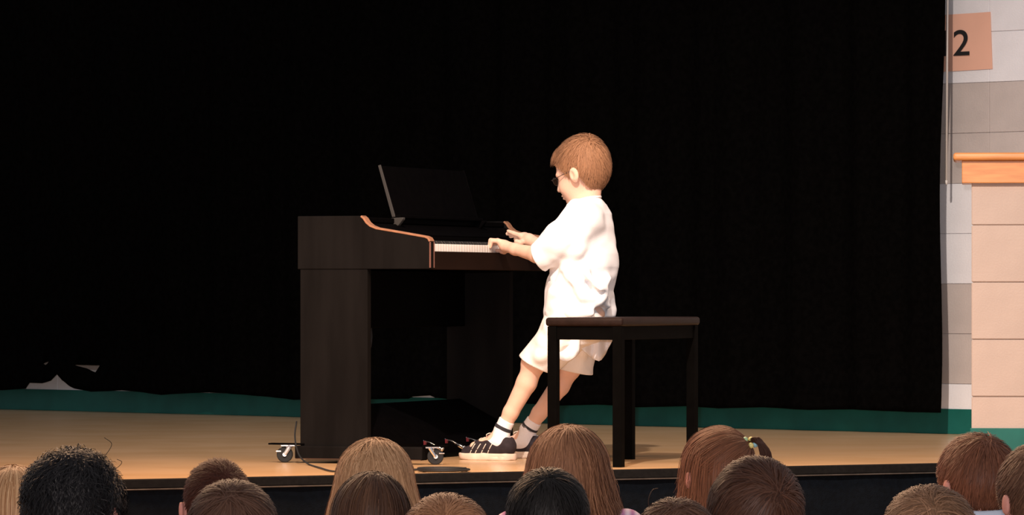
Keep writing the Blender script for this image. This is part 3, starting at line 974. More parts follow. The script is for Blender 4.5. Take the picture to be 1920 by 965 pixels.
# legs
nhip, nkn, nan_ = Q(1104, 585, 0.065), Q(1001, 682, 0.085), Q(941, 808, 0.100)
fhip, fkn, fan = Q(1100, 585, -0.065), Q(1068, 690, -0.085), Q(990, 806, -0.100)
for hip, kn, an in ((nhip, nkn, nan_), (fhip, fkn, fan)):
    calf = kn.lerp(an, 0.28) + Vector((-0.006, 0, 0.0))
    bf.chain([hip, kn], [0.056, 0.040], 0.02)
    bf.chain([kn, calf, kn.lerp(an, 0.72), an], [0.0355, 0.0345, 0.0265, 0.0225], 0.010)
    bf.ell(kn + Vector((0.012, 0, 0.004)), (0.028, 0.029, 0.034), 0.02)
    bf.chain([an, an + Vector((0.02, 0, -0.03)), an + Vector((0.10, 0, -0.055))], [0.0225, 0.023, 0.018], 0.02)
# arms
nsh, nel, nwr = Q(1090, 412, 0.098), Q(1028, 484, 0.118), Q(966, 467, 0.030)
fsh, fel, fwr = Q(1090, 412, -0.098), Q(1048, 478, -0.190), Q(992, 449, -0.235)
bf.chain([nsh, nel], [0.038, 0.027], 0.03); bf.chain([fsh, fel], [0.038, 0.027], 0.03)
bf.chain([nel, nel.lerp(nwr, 0.35) + Vector((0, 0, 0.002)), nwr], [0.0275, 0.0275, 0.0190], 0.012)
bf.chain([fel, fel.lerp(fwr, 0.35), fwr], [0.0275, 0.027, 0.0190], 0.012)


def hand(wr, mid, spread, fingers, thumb):
    """mid = middle of the palm; fingers: list of 3-point polylines"""
    bf.chain([wr, mid], [0.020, 0.019], 0.012)
    for fpts in fingers:
        bf.chain([mid, fpts[0]], [0.012, 0.0088], 0.012)
        bf.chain(fpts, [0.0082, 0.0074, 0.0062], 0.0025)
    bf.chain([wr.lerp(mid, 0.4)] + thumb, [0.012, 0.0095, 0.0078], 0.005)


nf = []
for i, (dx, dy) in enumerate(((0, 0), (-2, -1), (-1, 1), (4, 4))):
    v = -0.006 - 0.0165 * i + 0.018
    nf.append([Q(935 + dx, 452 + dy, v), Q(922 + dx, 451 + dy, v), Q(919 + dx, 463, v)])
nf = [[a, b, c] for a, b, c in nf]
hand(nwr, Q(947, 461, 0.004), 0.016, nf, [Q(945, 471, -0.045), Q(931, 470, -0.050)])
ff = []
for i, (tx, ty, my) in enumerate(((953, 433, 439), (951, 438, 441), (957, 443, 443), (966, 448, 446))):
    v = -0.232 - 0.015 * i
    ff.append([Q(975 + i, 441 + i * 1.5, v), Q(963 + i * 1.5, my - 2, v - 0.003), Q(tx, ty, v - 0.005)])
hand(fwr, Q(984, 446, -0.248), 0.016, ff, [Q(976, 455, -0.215), Q(968, 452, -0.208)])
body = bf.build('body', M['skin'], boy)

# face details
for s in (-1, 1):
    e_ = MB().sphere(Hm @ Vector((0.0645, s * 0.026, -0.013)), 0.0095, 14, 10).build('eye', M['eye'], boy, smooth=True)
    MB().sphere(Hm @ Vector((0.0712, s * 0.026, -0.014)), 0.0038, 10, 8).build('iris', M['iris'], e_, smooth=True)
gl = MB()
for s in (-1, 1):
    c = Vector((0.087, s * 0.028, -0.014))
    gl.tube([Hm @ (c + Vector((0, 0.019 * math.cos(a), 0.014 * math.sin(a)))) for a in np.linspace(0, 2 * PI, 22)[:-1]], 0.0007, 6, True)
    gl.tube([Hm @ Vector(q) for q in ((0.087, s * 0.047, -0.010), (0.086, s * 0.061, -0.010), (0.04, s * 0.071, -0.006), (0.0, s * 0.077, -0.002))], 0.0011, 6)
gl.tube([Hm @ Vector(q) for q in ((0.087, -0.010, -0.010), (0.091, 0, -0.007), (0.087, 0.010, -0.010))], 0.0012, 6)
glo = gl.build('glasses', M['wire'], boy, smooth=True); tag(glo, 'thin dark wire glasses')
for s in (-1, 1):
    MB().disc(Hm @ Vector((0.087, s * 0.028, -0.014)), Hm.to_3x3() @ Vector((1, 0, 0)), 0.0135, 0.0012, 20).build('lens', M['lens'], glo)
for s in (-1, 1):
    MB().tube([Hm @ Vector(q) for q in ((0.0735, s * 0.014, 0.008), (0.0735, s * 0.027, 0.012), (0.066, s * 0.040, 0.007))], [0.0015, 0.0024, 0.001], 6).build('eyebrow', M['wire'], boy)
hm_boy = hair_mat('red_blond_hair', (0.20, 0.095, 0.05), (0.44, 0.225, 0.118), 0.6, 0.25)
hb_ = hair(boy, Hm, hm_boy, seed=11, n=9000, radii=(0.099, 0.079, 0.101), cen=(-0.015, 0, 0.010), crown=(-0.078, 0.03, 0.075), length=0.036, width=0.0014, lift=0.10, rough=0.45, segs=7,
           bulge=(((-0.55, 0, 0.85), 0.012, 0.7), ((0.9, 0.0, 0.55), 0.010, 0.45)))
# fringe hanging over the forehead
fm = hair(boy, Hm, hm_boy, limit=False, seed=12, n=1800, radii=(0.108, 0.068, 0.088), cen=(-0.012, 0, 0.026), crown=(-0.04, 0.0, 0.11), length=0.026, width=0.0015, lift=0.12, rough=0.15, segs=6,
          mask=lambda p: (p[:, 0] > 0.045) & (p[:, 2] > 0.066), name='fringe')
tag(fm, 'short fringe over the forehead')

# T-shirt
sf_ = Field((-0.22, -0.30, 0.36), (0.30, 0.25, 0.94), 0.0034)
secs = []
for y, a, b, l in ((371, 1076, 1126, 0.047), (376, 1069, 1131, 0.064), (384, 1062, 1138, 0.100), (400, 1060, 1147, 0.128), (420, 1056, 1151, 0.138), (450, 1048, 1155, 0.138), (475, 1042, 1159, 0.136), (500, 1032, 1160, 0.134), (520, 1026, 1156, 0.134),
                   (545, 1022, 1150, 0.136), (565, 1021, 1153, 0.142), (580, 1020, 1155, 0.146), (592, 1020, 1154, 0.146), (606, 1016, 1146, 0.140), (622, 1014, 1140, 0.128)):
    m0 = Q((a + b) / 2, y, 0); hwid = (b - a) / 2 * 15.88 / F_PX
    aa = math.sqrt(max(hwid ** 2 - (0.367 * l) ** 2, 0.03 ** 2)) / 0.93
    secs.append((m0.z, m0.x, 0, aa, l))
sf_.loft(secs, 0.01)
nop = nel.lerp(nwr, 0.10) + Vector((0.004, 0, -0.004)); fop = fel.lerp(fwr, 0.12)
nsleeve0 = Q(1092, 412, 0.095); nmid = Q(1048, 452, 0.128); nend = Q(1010, 484, 0.118)
sf_.cone(nsleeve0, nmid, 0.066, 0.060, 0.035); sf_.cone(nmid, nend, 0.058, 0.052, 0.02)
sf_.cone(Q(1100, 410, -0.100), Q(1052, 470, -0.165), 0.058, 0.052, 0.035); sf_.cone(Q(1052, 470, -0.165), Q(1020, 470, -0.205), 0.050, 0.046, 0.03)
# folds: ridges over the chest side, waist and back
for pts_, r_ in (([(1078, 500, .128), (1060, 520, .134), (1040, 548, .13), (1026, 580, .11)], .010),
                 ([(1088, 505, .134), (1080, 530, .135), (1096, 556, .138), (1122, 564, .12), (1142, 573, .06)], .009),
                 ([(1100, 512, .134), (1122, 540, .134), (1140, 560, .07)], .007),
                 ([(1142, 522, .05), (1128, 545, .11), (1105, 582, .138)], .009),
                 ([(1078, 425, .135), (1062, 450, .160), (1042, 480, .155)], .007),
                 ([(1094, 440, .135), (1082, 472, .140), (1058, 505, .140)], .008),
                 ([(1050, 572, .13), (1075, 586, .140), (1110, 588, .140)], .010)):
    sf_.chain([Q(*q) for q in pts_], [r_ * 0.5] + [r_] * (len(pts_) - 2) + [r_ * 0.4], 0.035)
for pts_, r_ in (([(1096, 496, .150), (1090, 520, .153), (1108, 545, .153), (1138, 552, .12)], .006),
                 ([(1050, 516, .150), (1064, 540, .150), (1056, 575, .148)], .006),
                 ([(1105, 575, .156), (1130, 558, .14)], .006)):
    for i in range(len(pts_) - 1):
        sf_.cone(Q(*pts_[i]), Q(*pts_[i + 1]), r_, r_, 0.02, sub=True)
sf_.wobble(0.004, 55, 4)
# sleeve openings, neck and hem
nd = (nend - nmid).normalized(); nd = (nd + Vector((0.35, 0, -0.0))).normalized()
sl_c = Q(1012, 484, 0.118)
blk = Field
# cut the near sleeve only in front of its opening
ncut = (Q(1000, 459, 0.11) + Q(1023, 510, 0.11)) / 2
axis = (ncut - nmid).normalized()
cutn = Vector((Q(1000, 459, .11) - Q(1023, 510, .11)).cross(Vector((0, 1, 0)))).normalized()
if cutn.x < 0: cutn = -cutn
sf_.cyl(ncut + Vector((0, 0.0, 0)), ncut + cutn * 0.10, 0.085, 0.085, 0.003, sub=True)
sf_.cyl(ncut - cutn * 0.030, ncut + cutn * 0.02, 0.036, 0.041, 0.004, sub=True)
fcut = Q(1012, 462, -0.205); fd = (fwr - fel).normalized()
sf_.cyl(fcut, fcut + fd * 0.10, 0.075, 0.075, 0.003, sub=True)
sf_.cyl(fcut - fd * 0.03, fcut + fd * 0.02, 0.034, 0.038, 0.004, sub=True)
sf_.cone(Q(1100, 384, 0), Q(1096, 362, 0), 0.040, 0.047, 0.004, sub=True)
shirt = sf_.build('shirt', M['shirt'], boy)
# neck ribbing
ring = []
for a in np.linspace(0, 2 * PI, 30)[:-1]:
    c = Q(1101, 374, 0)
    ring.append(c + Vector((0.044 * math.cos(a), 0.045 * math.sin(a), -0.010 * math.cos(a))))
MB().tube(ring, 0.0055, 8, True).build('collar', M['shirt'], shirt, smooth=True)
tgm = mat('neck_label_grey', (0.30, 0.26, 0.27), 0.9)
# shirt tail hanging behind the seat
tail = []
tfc = []
for i in range(15):
    t = i / 14
    for j in range(9):
        q = j / 8
        px = 1096 + 52 * t - 8 * q * (1 - t)
        hem_y = 652 + 26 * math.sin(t * 2.2) - 34 * max(0, t - 0.6) / 0.4
        py = 582 + (hem_y - 582) * q
        tail.append(Q(px, py, 0.075 - 0.13 * t + 0.018 * q * math.sin(t * 14)))
        if i and j: tfc.append(((i - 1) * 9 + j - 1, i * 9 + j - 1, i * 9 + j, (i - 1) * 9 + j))
tl = mesh_obj('shirt_tail', tail, tfc, M['shirt'], boy, smooth=True)
tl_s = tl.modifiers.new('cloth', 'SOLIDIFY'); tl_s.thickness = 0.003
flap = []; ffc = []
for i in range(15):
    t = i / 14
    for j in range(9):
        q = j / 8
        px = 1046 + 44 * t; hem_y = 668 + 14 * math.sin(t * 3.0) - 10 * t
        flap.append(Q(px - 4 * q, 585 + (hem_y - 585) * q, 0.150 - 0.02 * t + 0.008 * q * math.sin(t * 9 + 1)))
        if i and j: ffc.append(((i - 1) * 9 + j - 1, i * 9 + j - 1, i * 9 + j, (i - 1) * 9 + j))
fp = mesh_obj('shirt_hem', flap, ffc, M['shirt'], boy, smooth=True)
fp_s = fp.modifiers.new('cloth', 'SOLIDIFY'); fp_s.thickness = 0.003

# shorts
sh = Field((-0.20, -0.22, 0.24), (0.32, 0.24, 0.56), 0.0034)
sh.loft([(Q(1085, 560, 0).z, Q(1088, 560, 0).x, 0, 0.10, 0.125), (Q(1085, 600, 0).z, Q(1082, 600, 0).x, 0, 0.112, 0.138), (Q(1080, 640, 0).z, Q(1074, 640, 0).x, 0, 0.10, 0.138)], 0.02)
nh1, fh1 = Q(1000, 688, 0.085), Q(1074, 700, -0.085)
sh.cone(Q(1085, 600, 0.068), Q(1004, 684, 0.085), 0.088, 0.064, 0.03)
sh.cone(Q(1080, 610, -0.068), Q(1078, 700, -0.085), 0.085, 0.060, 0.03)
for pts_, r_ in (([(1026, 612, .13), (1035, 625, .14), (1070, 622, .15)], .010), ([(1018, 636, .13), (1020, 645, .15), (1050, 640, .15)], .010), ([(1006, 660, .13), (1012, 668, .15), (1045, 655, .15)], .009),
                 ([(1090, 625, .0), (1092, 660, -.02), (1085, 690, -.04)], .010)):
    sh.chain([Q(*q) for q in pts_], [r_ * .25, r_ * .5, r_ * .25], 0.035)
sh.wobble(0.004, 60, 9)
nax = (nh1 - Q(1085, 600, 0.068)).normalized()
h0, h1 = Q(980, 668, 0.085), Q(1032, 699, 0.085)
hn = Vector((h1 - h0).cross(Vector((0, 1, 0)))).normalized()
if hn.z > 0: hn = -hn
hm0 = (h0 + h1) / 2
sh.cyl(hm0, hm0 + hn * 0.09, 0.10, 0.10, 0.003, sub=True)
sh.cyl(hm0 - hn * 0.025, hm0 + hn * 0.02, 0.048, 0.053, 0.004, sub=True)
g0, g1 = Q(1048, 689, -0.085), Q(1102, 702, -0.085)
gn = Vector((g1 - g0).cross(Vector((0, 1, 0)))).normalized()
if gn.z > 0: gn = -gn
gm0 = (g0 + g1) / 2
sh.cyl(gm0, gm0 + gn * 0.09, 0.075, 0.075, 0.003, sub=True)
sh.cyl(gm0 - gn * 0.025, gm0 + gn * 0.02, 0.044, 0.050, 0.004, sub=True)
shorts = sh.build('shorts', M['shorts'], boy)
for c, n_, r_ in ((hm0, hn, 0.0605), (gm0, gn, 0.0575)):
    n_ = n_.normalized(); s1_ = n_.cross(Vector((0, 1, 0))).normalized(); s2_ = n_.cross(s1_)


# shoes and socks
def shoe(an, yaw, toe_drop, name_label, seed):
    heel = Vector((an.x - 0.045, an.y, 0))
    Mx = Matrix.Translation(heel) @ Matrix.Rotation(yaw, 4, 'Z')
    # local shoe frame: x 0 (heel) .. 0.205 (toe)
    f = Field((-0.02, -0.055, -0.002), (0.225, 0.055, 0.11), 0.0026)
    f.chain([(0.030, 0, 0.045), (0.075, 0, 0.042), (0.125, 0, 0.030), (0.176, 0, 0.023)], [0.033, 0.033, 0.032, 0.023], 0.02)
    f.cone((0.028, 0, 0.05), (0.034, 0, 0.075), 0.030, 0.027, 0.015)
    f.cone((0.075, 0, 0.055), (0.125, 0, 0.045), 0.026, 0.024, 0.015)
    f.cyl((0.036, 0, 0.062), (0.048, 0, 0.12), 0.024, 0.040, 0.004, sub=True)
    f.plane((0.02, 0, 0.080), (-0.28, 0, 1)); f.plane((0, 0, 0.015), (0, 0, -1))
    up = f.build('shoe', M['shoe'], boy)
    Vv = np.array([v.co[:] for v in up.data.vertices]); 
    tree = BVHTree.FromObject(up, bpy.context.evaluated_depsgraph_get())
    g = Field((-0.02, -0.06, -0.004), (0.23, 0.06, 0.06), 0.0024)
    outline = [(0.032, 0.037), (0.080, 0.033), (0.135, 0.038), (0.174, 0.029)]
    g.chain([(x, 0, 0.0125) for x, _ in outline], [r for _, r in outline], 0.02)
    g.cone((0.170, 0, 0.02), (0.184, 0, 0.026), 0.026, 0.018, 0.02)
    g.plane((0, 0, 0.001), (0, 0, -1))
    g.plane((0.10, 0, 0.0235), (0, 0, 1))
    g.wobble(0.0025, 90, seed)
    for i in range(2):
        for s in (-1, 1):
            g.cone((0.012 + 0.034 * i, s * 0.038, 0.0125), (0.036 + 0.034 * i, s * 0.040, 0.0125), 0.0034, 0.0030, 0.002, sub=True)
    so_ = g.build('sole', M['sole'], up)
    for ob in (up, so_):
        pass
    cl_ = MB()
    for i in range(9):
        for s in (-1, 1):
            cl_.box(0.012 + i * 0.020, 0.019 + i * 0.020, s * 0.022 - 0.004, s * 0.022 + 0.004, -0.0008, 0.0035)
    cl_.build('tread', M['sole'], up)
    # stripes over both sides
    for i, x in enumerate((0.078, 0.102, 0.124, 0.146)):
        for s in (-1, 1):
            for part_ in ((0.022, 0.034), (0.037, 0.056)):
                pts = []
                for t in np.linspace(0, 1, 5):
                    z = part_[0] + (part_[1] - part_[0]) * t
                    xx = x + 0.030 - (z - 0.02) * 0.75 + 0.012 - 0.0 * i
                    xx = x - 0.014 + (0.06 - z) * 0.55
                    hit = tree.ray_cast(Vector((xx, s * 0.08, z)), Vector((0, -s, 0)))
                    if hit[0] is not None: pts.append(hit[0] + Vector((0, s * 0.0006, 0)))
                if len(pts) > 2:
                    MB().tube(pts, 0.0016, 6).build('stripe', M['lace'], up, smooth=True)
    # laces and tongue
    for i, x in enumerate((0.086, 0.098, 0.110, 0.122)):
        pts = []
        for y in np.linspace(-0.016, 0.016, 7):
            hit = tree.ray_cast(Vector((x + 0.18 * y, y, 0.13)), Vector((0, 0, -1)))
            if hit[0] is not None: pts.append(hit[0] + Vector((0, 0, 0.001)))
        if len(pts) > 2: MB().tube(pts, 0.0016, 6).build('lace', M['lace'], up, smooth=True)
    tp = tree.ray_cast(Vector((0.084, 0.006, 0.13)), Vector((0, 0, -1)))[0] or Vector((0.084, 0.006, 0.08))
    MB().tube(spline([tp, tp + Vector((-0.004, 0.014, 0.010)), tp + Vector((0.004, 0.026, 0.006)), tp + Vector((0.008, 0.018, -0.001)), tp], 5), 0.0016, 6).build('lace', M['lace'], up, smooth=True)
    MB().tube(spline([tp, tp + Vector((-0.004, -0.014, 0.010)), tp + Vector((0.004, -0.026, 0.006)), tp + Vector((0.008, -0.018, -0.001)), tp], 5), 0.0016, 6).build('lace', M['lace'], up, smooth=True)
    MB().box(0.068, 0.084, -0.013, 0.013, 0.070, 0.090, Matrix.Rotation(0.25, 4, 'Y')).build('tongue', M['shoe'], up, bevel=0.004)
    up.matrix_local = Mx
    tag(up, name_label)
    return up, Mx


for (an, kn, lab, sd, yw) in ((nan_, nkn, 'charcoal sneaker with four pale dashed stripes, nearer foot', 3, -0.06), (fan, fkn, 'charcoal sneaker on the foot farther back', 6, -0.25)):
    shoe(an, yw, 0, lab, sd)
    dr = (kn - an).normalized()
    so2 = Field((an.x - 0.09, an.y - 0.07, 0.03), (an.x + 0.12, an.y + 0.07, 0.20), 0.0028)
    top = an + dr * 0.042
    so2.chain([top + dr * 0.02, an, an + Vector((0.006, 0, -0.035))], [0.0270, 0.0275, 0.029], 0.01)
    so2.chain([an + Vector((0.006, 0, -0.035)), an + Vector((0.05, 0, -0.050))], [0.030, 0.026], 0.02)
    so2.cyl(top, top + dr * 0.06, 0.06, 0.06, 0.002, sub=True)
    so2.wobble(0.0012, 150, sd)
    skk = so2.build('sock', M['sock'], boy)
    # dark band around the sock
    bd = MB(); rr = []
    c = an + dr * 0.012
    s1_ = dr.cross(Vector((0, 1, 0))).normalized(); s2_ = dr.cross(s1_).normalized()
    for dz in (-0.004, 0.0, 0.004):
        rr = [c + dr * dz + s1_ * 0.0278 * math.cos(a) + s2_ * 0.0278 * math.sin(a) for a in np.linspace(0, 2 * PI, 28)[:-1]]
        bd.tube(rr, 0.0028, 6, True)
    b_ = bd.build('ankle_band', M['sockband'], skk, smooth=True); tag(b_, 'dark woven band round the white sock')

# ================================================================== THE AUDIENCE, seen from behind
# person frame: x = forward, y = left, z = up from the hall floor; sitting height 0.72
SIT = 0.72
HC = Vector((0.0, 0.0, 0.605))


def seated(variant):
    f = Field((-0.22, -0.24, -0.01), (0.36, 0.24, 0.74), 0.0052)
    Hh = Matrix.Translation(HC)
    head_field(f, Hh, ear=0.011)
    f.cone(HC + Vector((-0.03, 0, -0.05)), (-0.035, 0, 0.455), 0.044, 0.050, 0.03)
    f.loft([(0.02, -0.03, 0, 0.10, 0.135), (0.10, -0.03, 0, 0.11, 0.140), (0.22, -0.03, 0, 0.085, 0.115), (0.34, -0.03, 0, 0.085, 0.125), (0.42, -0.035, 0, 0.075, 0.125), (0.455, -0.035, 0, 0.055, 0.09)], 0.03)
    for s in (-1, 1):
        f.chain([(-0.035, s * 0.130, 0.415), (0.02, s * 0.165, 0.25), (0.14, s * 0.10, 0.17)], [0.042, 0.034, 0.024], 0.025)
        f.chain([(0.14, s * 0.10, 0.17), (0.19, s * 0.07, 0.15)], [0.022, 0.018], 0.01)
        for j in range(4):
            f.chain([(0.185, s * (0.075 - 0.012 * j), 0.150), (0.215, s * (0.072 - 0.014 * j), 0.135), (0.232, s * (0.070 - 0.013 * j), 0.118)], [0.009, 0.008, 0.007], 0.003)
        f.chain([(0.175, s * 0.05, 0.155), (0.195, s * 0.030, 0.140)], [0.010, 0.008], 0.004)
        f.chain([(0.0, s * 0.075, 0.085), (0.26, s * 0.085, 0.085)], [0.075, 0.055], 0.03)
        f.chain([(0.27, s * 0.085, 0.055), (0.02, s * 0.075, 0.040), (-0.12, s * 0.07, 0.030)], [0.045, 0.038, 0.026], 0.02)
        f.chain([(-0.12, s * 0.07, 0.030), (-0.18, s * 0.06, 0.026)], [0.026, 0.022], 0.02)
    f.plane((0, 0, 0.002), (0, 0, -1))
    return f.mesh()


def seated_shirt():
    f = Field((-0.20, -0.24, 0.06), (0.16, 0.24, 0.54), 0.006)
    f.loft([(0.09, -0.03, 0, 0.125, 0.158), (0.22, -0.03, 0, 0.105, 0.138), (0.34, -0.03, 0, 0.103, 0.142), (0.42, -0.035, 0, 0.092, 0.142), (0.462, -0.035, 0, 0.070, 0.10), (0.482, -0.033, 0, 0.056, 0.060)], 0.02)
    for s in (-1, 1):
        f.chain([(-0.035, s * 0.130, 0.415), (0.005, s * 0.158, 0.30)], [0.055, 0.050], 0.03)
    f.cone((-0.035, 0, 0.47), (-0.03, 0, 0.53), 0.050, 0.058, 0.004, sub=True)
    f.wobble(0.005, 45, 2)
    return f.mesh()


SV, SQ = seated(0)
TV, TQ = seated_shirt()
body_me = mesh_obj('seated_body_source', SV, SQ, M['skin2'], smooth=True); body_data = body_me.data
bpy.data.objects.remove(body_me)
shirt_me = mesh_obj('seated_shirt_source', TV, TQ, M['shirt'], smooth=True); shirt_data = shirt_me.data
bpy.data.objects.remove(shirt_me)
trouser = MB()
HALL = -0.56
HH = Matrix.Translation(HC)


def shirt_mat(name, col, stripes=None):
    if not stripes: return mat(name, col, 0.9, bump=0.2, bscale=200)
    m, nt, b = new_mat(name)
    tc = nt.nodes.new('ShaderNodeTexCoord'); wv_ = nt.nodes.new('ShaderNodeTexWave')
    wv_.inputs['Scale'].default_value = 14; wv_.bands_direction = 'Y'; wv_.inputs['Distortion'].default_value = 0.5
    nt.links.new(tc.outputs['Object'], wv_.inputs['Vector'])
    mx = nt.nodes.new('ShaderNodeMix'); mx.data_type = 'RGBA'
    mx.inputs[6].default_value = (*col, 1); mx.inputs[7].default_value = (*stripes, 1)
    nt.links.new(wv_.outputs['Fac'], mx.inputs[0]); nt.links.new(mx.outputs[2], b.inputs['Base Color'])
    b.inputs['Roughness'].default_value = 0.9
    return m


def viewer(px, top, s, label, yaw, dark, light, shirt_col, stripes=None, tilt=0.0, hairs=(), lean=0.0, rough=0.5, spec=0.22, wide=1.0):
    Y = F_PX / s
    ztop = EYE - (top - HOR) / s
    sc = (ztop - HALL) / (SIT + 0.0)
    o = empty('person', ((px - 960) / s, Y, HALL), PI / 2 + yaw)
    o.scale = (sc, sc * wide, sc)
    tag(o, label, 'person', 'children watching from the hall floor')
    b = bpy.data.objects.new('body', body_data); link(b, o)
    d = shirt_data.copy(); d.materials.clear(); d.materials.append(shirt_mat('shirt_cloth', shirt_col, stripes))
    so_ = bpy.data.objects.new('shirt', d); so_.scale = (1, 1, 1.13); link(so_, o)
    hmt = hair_mat('hair_colour', dark, light, rough, spec)
    for i, h in enumerate(hairs):
        hair(o, HH, hmt, name='hair' if i == 0 else h.pop('name', 'hair_lock'), **h)
    return o, hmt


short = dict(n=6500, length=0.052, width=0.0018, rough=0.42)
R_ = (0.106, 0.087, 0.096)
viewer(26, 872, 790, 'strawberry blond girl with long straight hair at the far left edge', 0.1, (0.285, 0.120, 0.045), (0.850, 0.532, 0.284), (0.4, 0.4, 0.5),
       hairs=[dict(seed=21, n=5040, length=0.30, radii=(0.104, 0.088, 0.094), mask=long_mask, drop=-0.20, flare=0.05, width=0.0020, rough=0.12, segs=12, crown=(-0.03, 0, 0.11))])
o, hmt = viewer(139, 846, 872, 'child with thick black curly hair and glasses, second from the left', -0.25, (0.0025, 0.0025, 0.003), (0.012, 0.011, 0.012), (0.10, 0.10, 0.12), rough=0.5, spec=0.22,
                hairs=[dict(seed=22, n=7140, length=0.07, radii=(0.106, 0.090, 0.096), crown=(-0.03, 0.0, 0.11), width=0.0021, lift=0.16, curl=0.0055, rough=0.9, segs=12)])
sg_ = MB()
sg_.tube(spline([(-0.02, -0.055, 0.70), (0.0, -0.066, 0.715), (0.01, -0.074, 0.735), (-0.01, -0.066, 0.748)], 6), 0.0006, 5)
sg_.tube(spline([(-0.02, -0.075, 0.68), (0.0, -0.09, 0.69), (0.01, -0.095, 0.70), (-0.01, -0.092, 0.706)], 6), 0.0006, 5)
sg_.build('hair_strand', hmt, o, smooth=True)
gb = MB()
for s in (-1, 1):
    gb.tube([(0.0, s * 0.083, 0.602), (0.05, s * 0.078, 0.598), (0.090, s * 0.062, 0.592)], 0.0016, 6)
    gb.tube([(0.094, s * 0.031 + 0.024 * math.cos(a), 0.588 + 0.018 * math.sin(a)) for a in np.linspace(0, 2 * PI, 20)[:-1]], 0.0015, 6, True)
gb.build('glasses', M['wire'], o, smooth=True)
viewer(407, 861, 757, 'boy with close-cropped dark reddish brown hair, head behind a taller brown head', 0.12, (0.020, 0.006, 0.003), (0.095, 0.026, 0.014), (0.25, 0.12, 0.1), rough=0.6,
       hairs=[dict(seed=23, n=7140, length=0.024, radii=(0.099, 0.079, 0.092), width=0.0015, lift=0.3, rough=0.5, segs=4)])
viewer(435, 903, 905, 'brown haired boy in front of the close-cropped boy, grey sheen at crown', 0.1, (0.020, 0.008, 0.005), (0.134, 0.063, 0.038), (0.15, 0.2, 0.3),
       hairs=[dict(seed=24, radii=(0.106, 0.090, 0.096), crown=(-0.07, 0.01, 0.075), **short)])
viewer(703, 824, 750, 'girl with long tousled golden blond hair below the piano', 0.0, (0.230, 0.105, 0.040), (0.880, 0.540, 0.300), (0.5, 0.3, 0.4),
       hairs=[dict(seed=25, n=8820, length=0.36, radii=(0.106, 0.092, 0.098), mask=long_mask, drop=-0.22, flare=0.24, width=0.0019, rough=0.62, segs=14, crown=(-0.03, 0.0, 0.11), lift=0.03)])
viewer(697, 885, 850, 'child with smooth dark brown hair in front of the golden blond girl', 0.05, (0.020, 0.008, 0.005), (0.176, 0.081, 0.042), (0.3, 0.3, 0.3),
       hairs=[dict(seed=26, n=5880, length=0.26, radii=(0.104, 0.082, 0.096), mask=long_mask, drop=-0.16, flare=0.16, width=0.0019, rough=0.15, segs=12, crown=(-0.03, -0.01, 0.11))])
viewer(838, 926, 900, 'sandy brown head just showing, right of the golden blond girl', 0.0, (0.114, 0.044, 0.019), (0.554, 0.264, 0.129), (0.2, 0.3, 0.2),
       hairs=[dict(seed=27, radii=(0.106, 0.094, 0.094), crown=(-0.08, 0.0, 0.05), **short)])
viewer(1065, 799, 745, 'girl with fluffy reddish brown shoulder-length hair and pink striped top', 0.0, (0.076, 0.026, 0.011), (0.494, 0.231, 0.116), (0.80, 0.62, 0.68), (0.50, 0.20, 0.36),
       hairs=[dict(seed=28, n=9660, length=0.27, radii=(0.106, 0.093, 0.098), mask=long_mask, drop=-0.10, flare=0.26, width=0.0016, rough=0.5, segs=12, crown=(-0.03, 0.0, 0.11), lift=0.06)])
viewer(1028, 881, 834, 'boy with smooth black hair in front of the reddish brown haired girl', -0.1, (0.0028, 0.0024, 0.0022), (0.012, 0.010, 0.009), (0.3, 0.2, 0.2), rough=0.5, spec=0.25,
       hairs=[dict(seed=29, radii=(0.106, 0.089, 0.098), crown=(-0.06, 0.0, 0.09), **short)])
o, hmt = viewer(1343, 804, 705, 'girl with auburn hair half tied up by coloured beads beside the bench', 0.45, (0.053, 0.019, 0.010), (0.337, 0.136, 0.067), (0.80, 0.82, 0.80),
                hairs=[dict(seed=30, n=5460, length=0.24, radii=(0.103, 0.083, 0.096), mask=long_mask, drop=-0.12, flare=0.02, width=0.0018, rough=0.15, segs=12, crown=(-0.03, -0.02, 0.11))])
tie = Vector((-0.068, -0.052, 0.078))
o2 = hair(o, HH, hmt, name='swept_hair', seed=31, n=3150, radii=(0.109, 0.088, 0.101), mask=lambda p: (p[:, 2] > 0.022 + 0.030 * np.sin(p[:, 0] * 900 + p[:, 1] * 1300)), tie=tuple(tie), length=0.12, width=0.0018, rough=0.05, segs=9, lift=0.0)
pt = MB(); pv = []
prng = random.Random(8)
tp = HC + tie
for i in range(150):
    a = prng.uniform(-1, 1); b = prng.uniform(-1, 1)
    pts = spline([tp + Vector((0, 0.003 * a, 0.003 * b)), tp + Vector((-0.020, -0.014 + 0.008 * a, 0.012 + 0.006 * b)), tp + Vector((-0.036 + 0.004 * b, -0.030 + 0.014 * a, -0.02)), tp + Vector((-0.034, -0.036 + 0.018 * a, -0.085 + 0.012 * b))], 4)
    pt.tube(pts, 0.0013, 3)
pt.build('ponytail', hmt, o, smooth=True)
bdm = {'pink': mat('pink_bead', (0.75, 0.12, 0.45), 0.3), 'yellow': mat('yellow_bead', (0.80, 0.70, 0.25), 0.3), 'blue': mat('blue_bead', (0.35, 0.65, 0.75), 0.3), 'green': mat('green_bead', (0.45, 0.65, 0.35), 0.3)}
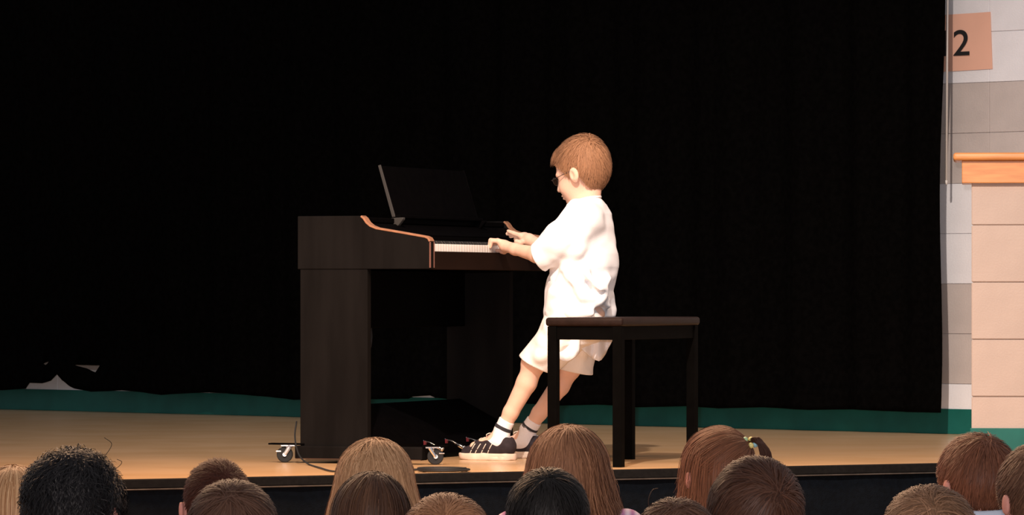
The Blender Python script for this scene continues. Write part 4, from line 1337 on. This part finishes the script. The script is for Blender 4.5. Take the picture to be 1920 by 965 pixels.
for i, (dv, cn) in enumerate((((-0.012, 0.016, -0.014), 'pink'), ((-0.020, 0.002, -0.002), 'yellow'), ((-0.016, -0.012, 0.000), 'blue'), ((-0.008, 0.012, 0.012), 'green'), ((-0.016, 0.012, -0.006), 'pink'), ((-0.006, -0.006, 0.012), 'yellow'))):
    bo = MB().sphere(tp + Vector(dv), 0.0075, 12, 8).build('hair_bead', bdm[cn], o, smooth=True)
    tag(bo, cn + ' hair bead')
viewer(1416, 862, 885, 'brown haired boy in front of the girl with beads', 0.1, (0.016, 0.006, 0.004), (0.134, 0.056, 0.032), (0.3, 0.25, 0.2),
       hairs=[dict(seed=32, n=6720, length=0.065, width=0.0018, rough=0.3, radii=(0.106, 0.091, 0.098), crown=(-0.085, -0.025, 0.045))])
o, hmt = viewer(1268, 937, 955, 'low brown head with a stray looping hair, left of the girl with beads', 0.0, (0.034, 0.014, 0.008), (0.203, 0.092, 0.052), (0.3, 0.3, 0.4),
                hairs=[dict(seed=33, radii=(0.106, 0.088, 0.096), crown=(-0.06, 0.0, 0.08), **short)])
MB().tube(spline([(-0.03, 0.045, 0.69), (-0.02, 0.055, 0.715), (-0.01, 0.048, 0.738), (-0.02, 0.036, 0.744)], 6), 0.0009, 5).build('hair_strand', hmt, o, smooth=True)
viewer(1829, 815, 737, 'auburn haired boy with bare left ear in front of the beige wall', 0.42, (0.050, 0.017, 0.009), (0.317, 0.119, 0.062), (0.62, 0.68, 0.78),
       hairs=[dict(seed=34, n=6720, length=0.060, width=0.0019, rough=0.35, radii=(0.107, 0.088, 0.097), crown=(-0.05, 0.0, 0.085))])
viewer(1742, 910, 925, 'low light brown head in front of the auburn haired boy', 0.0, (0.034, 0.016, 0.008), (0.475, 0.242, 0.129), (0.2, 0.25, 0.3),
       hairs=[dict(seed=35, radii=(0.106, 0.092, 0.094), crown=(-0.08, 0.0, 0.05), **short)])
viewer(1950, 832, 817, 'brown haired child cut off by the right edge, pink ear showing', 0.35, (0.038, 0.017, 0.010), (0.231, 0.108, 0.061), (0.3, 0.3, 0.3),
       hairs=[dict(seed=36, radii=(0.106, 0.089, 0.098), crown=(-0.06, 0.0, 0.08), **short)])
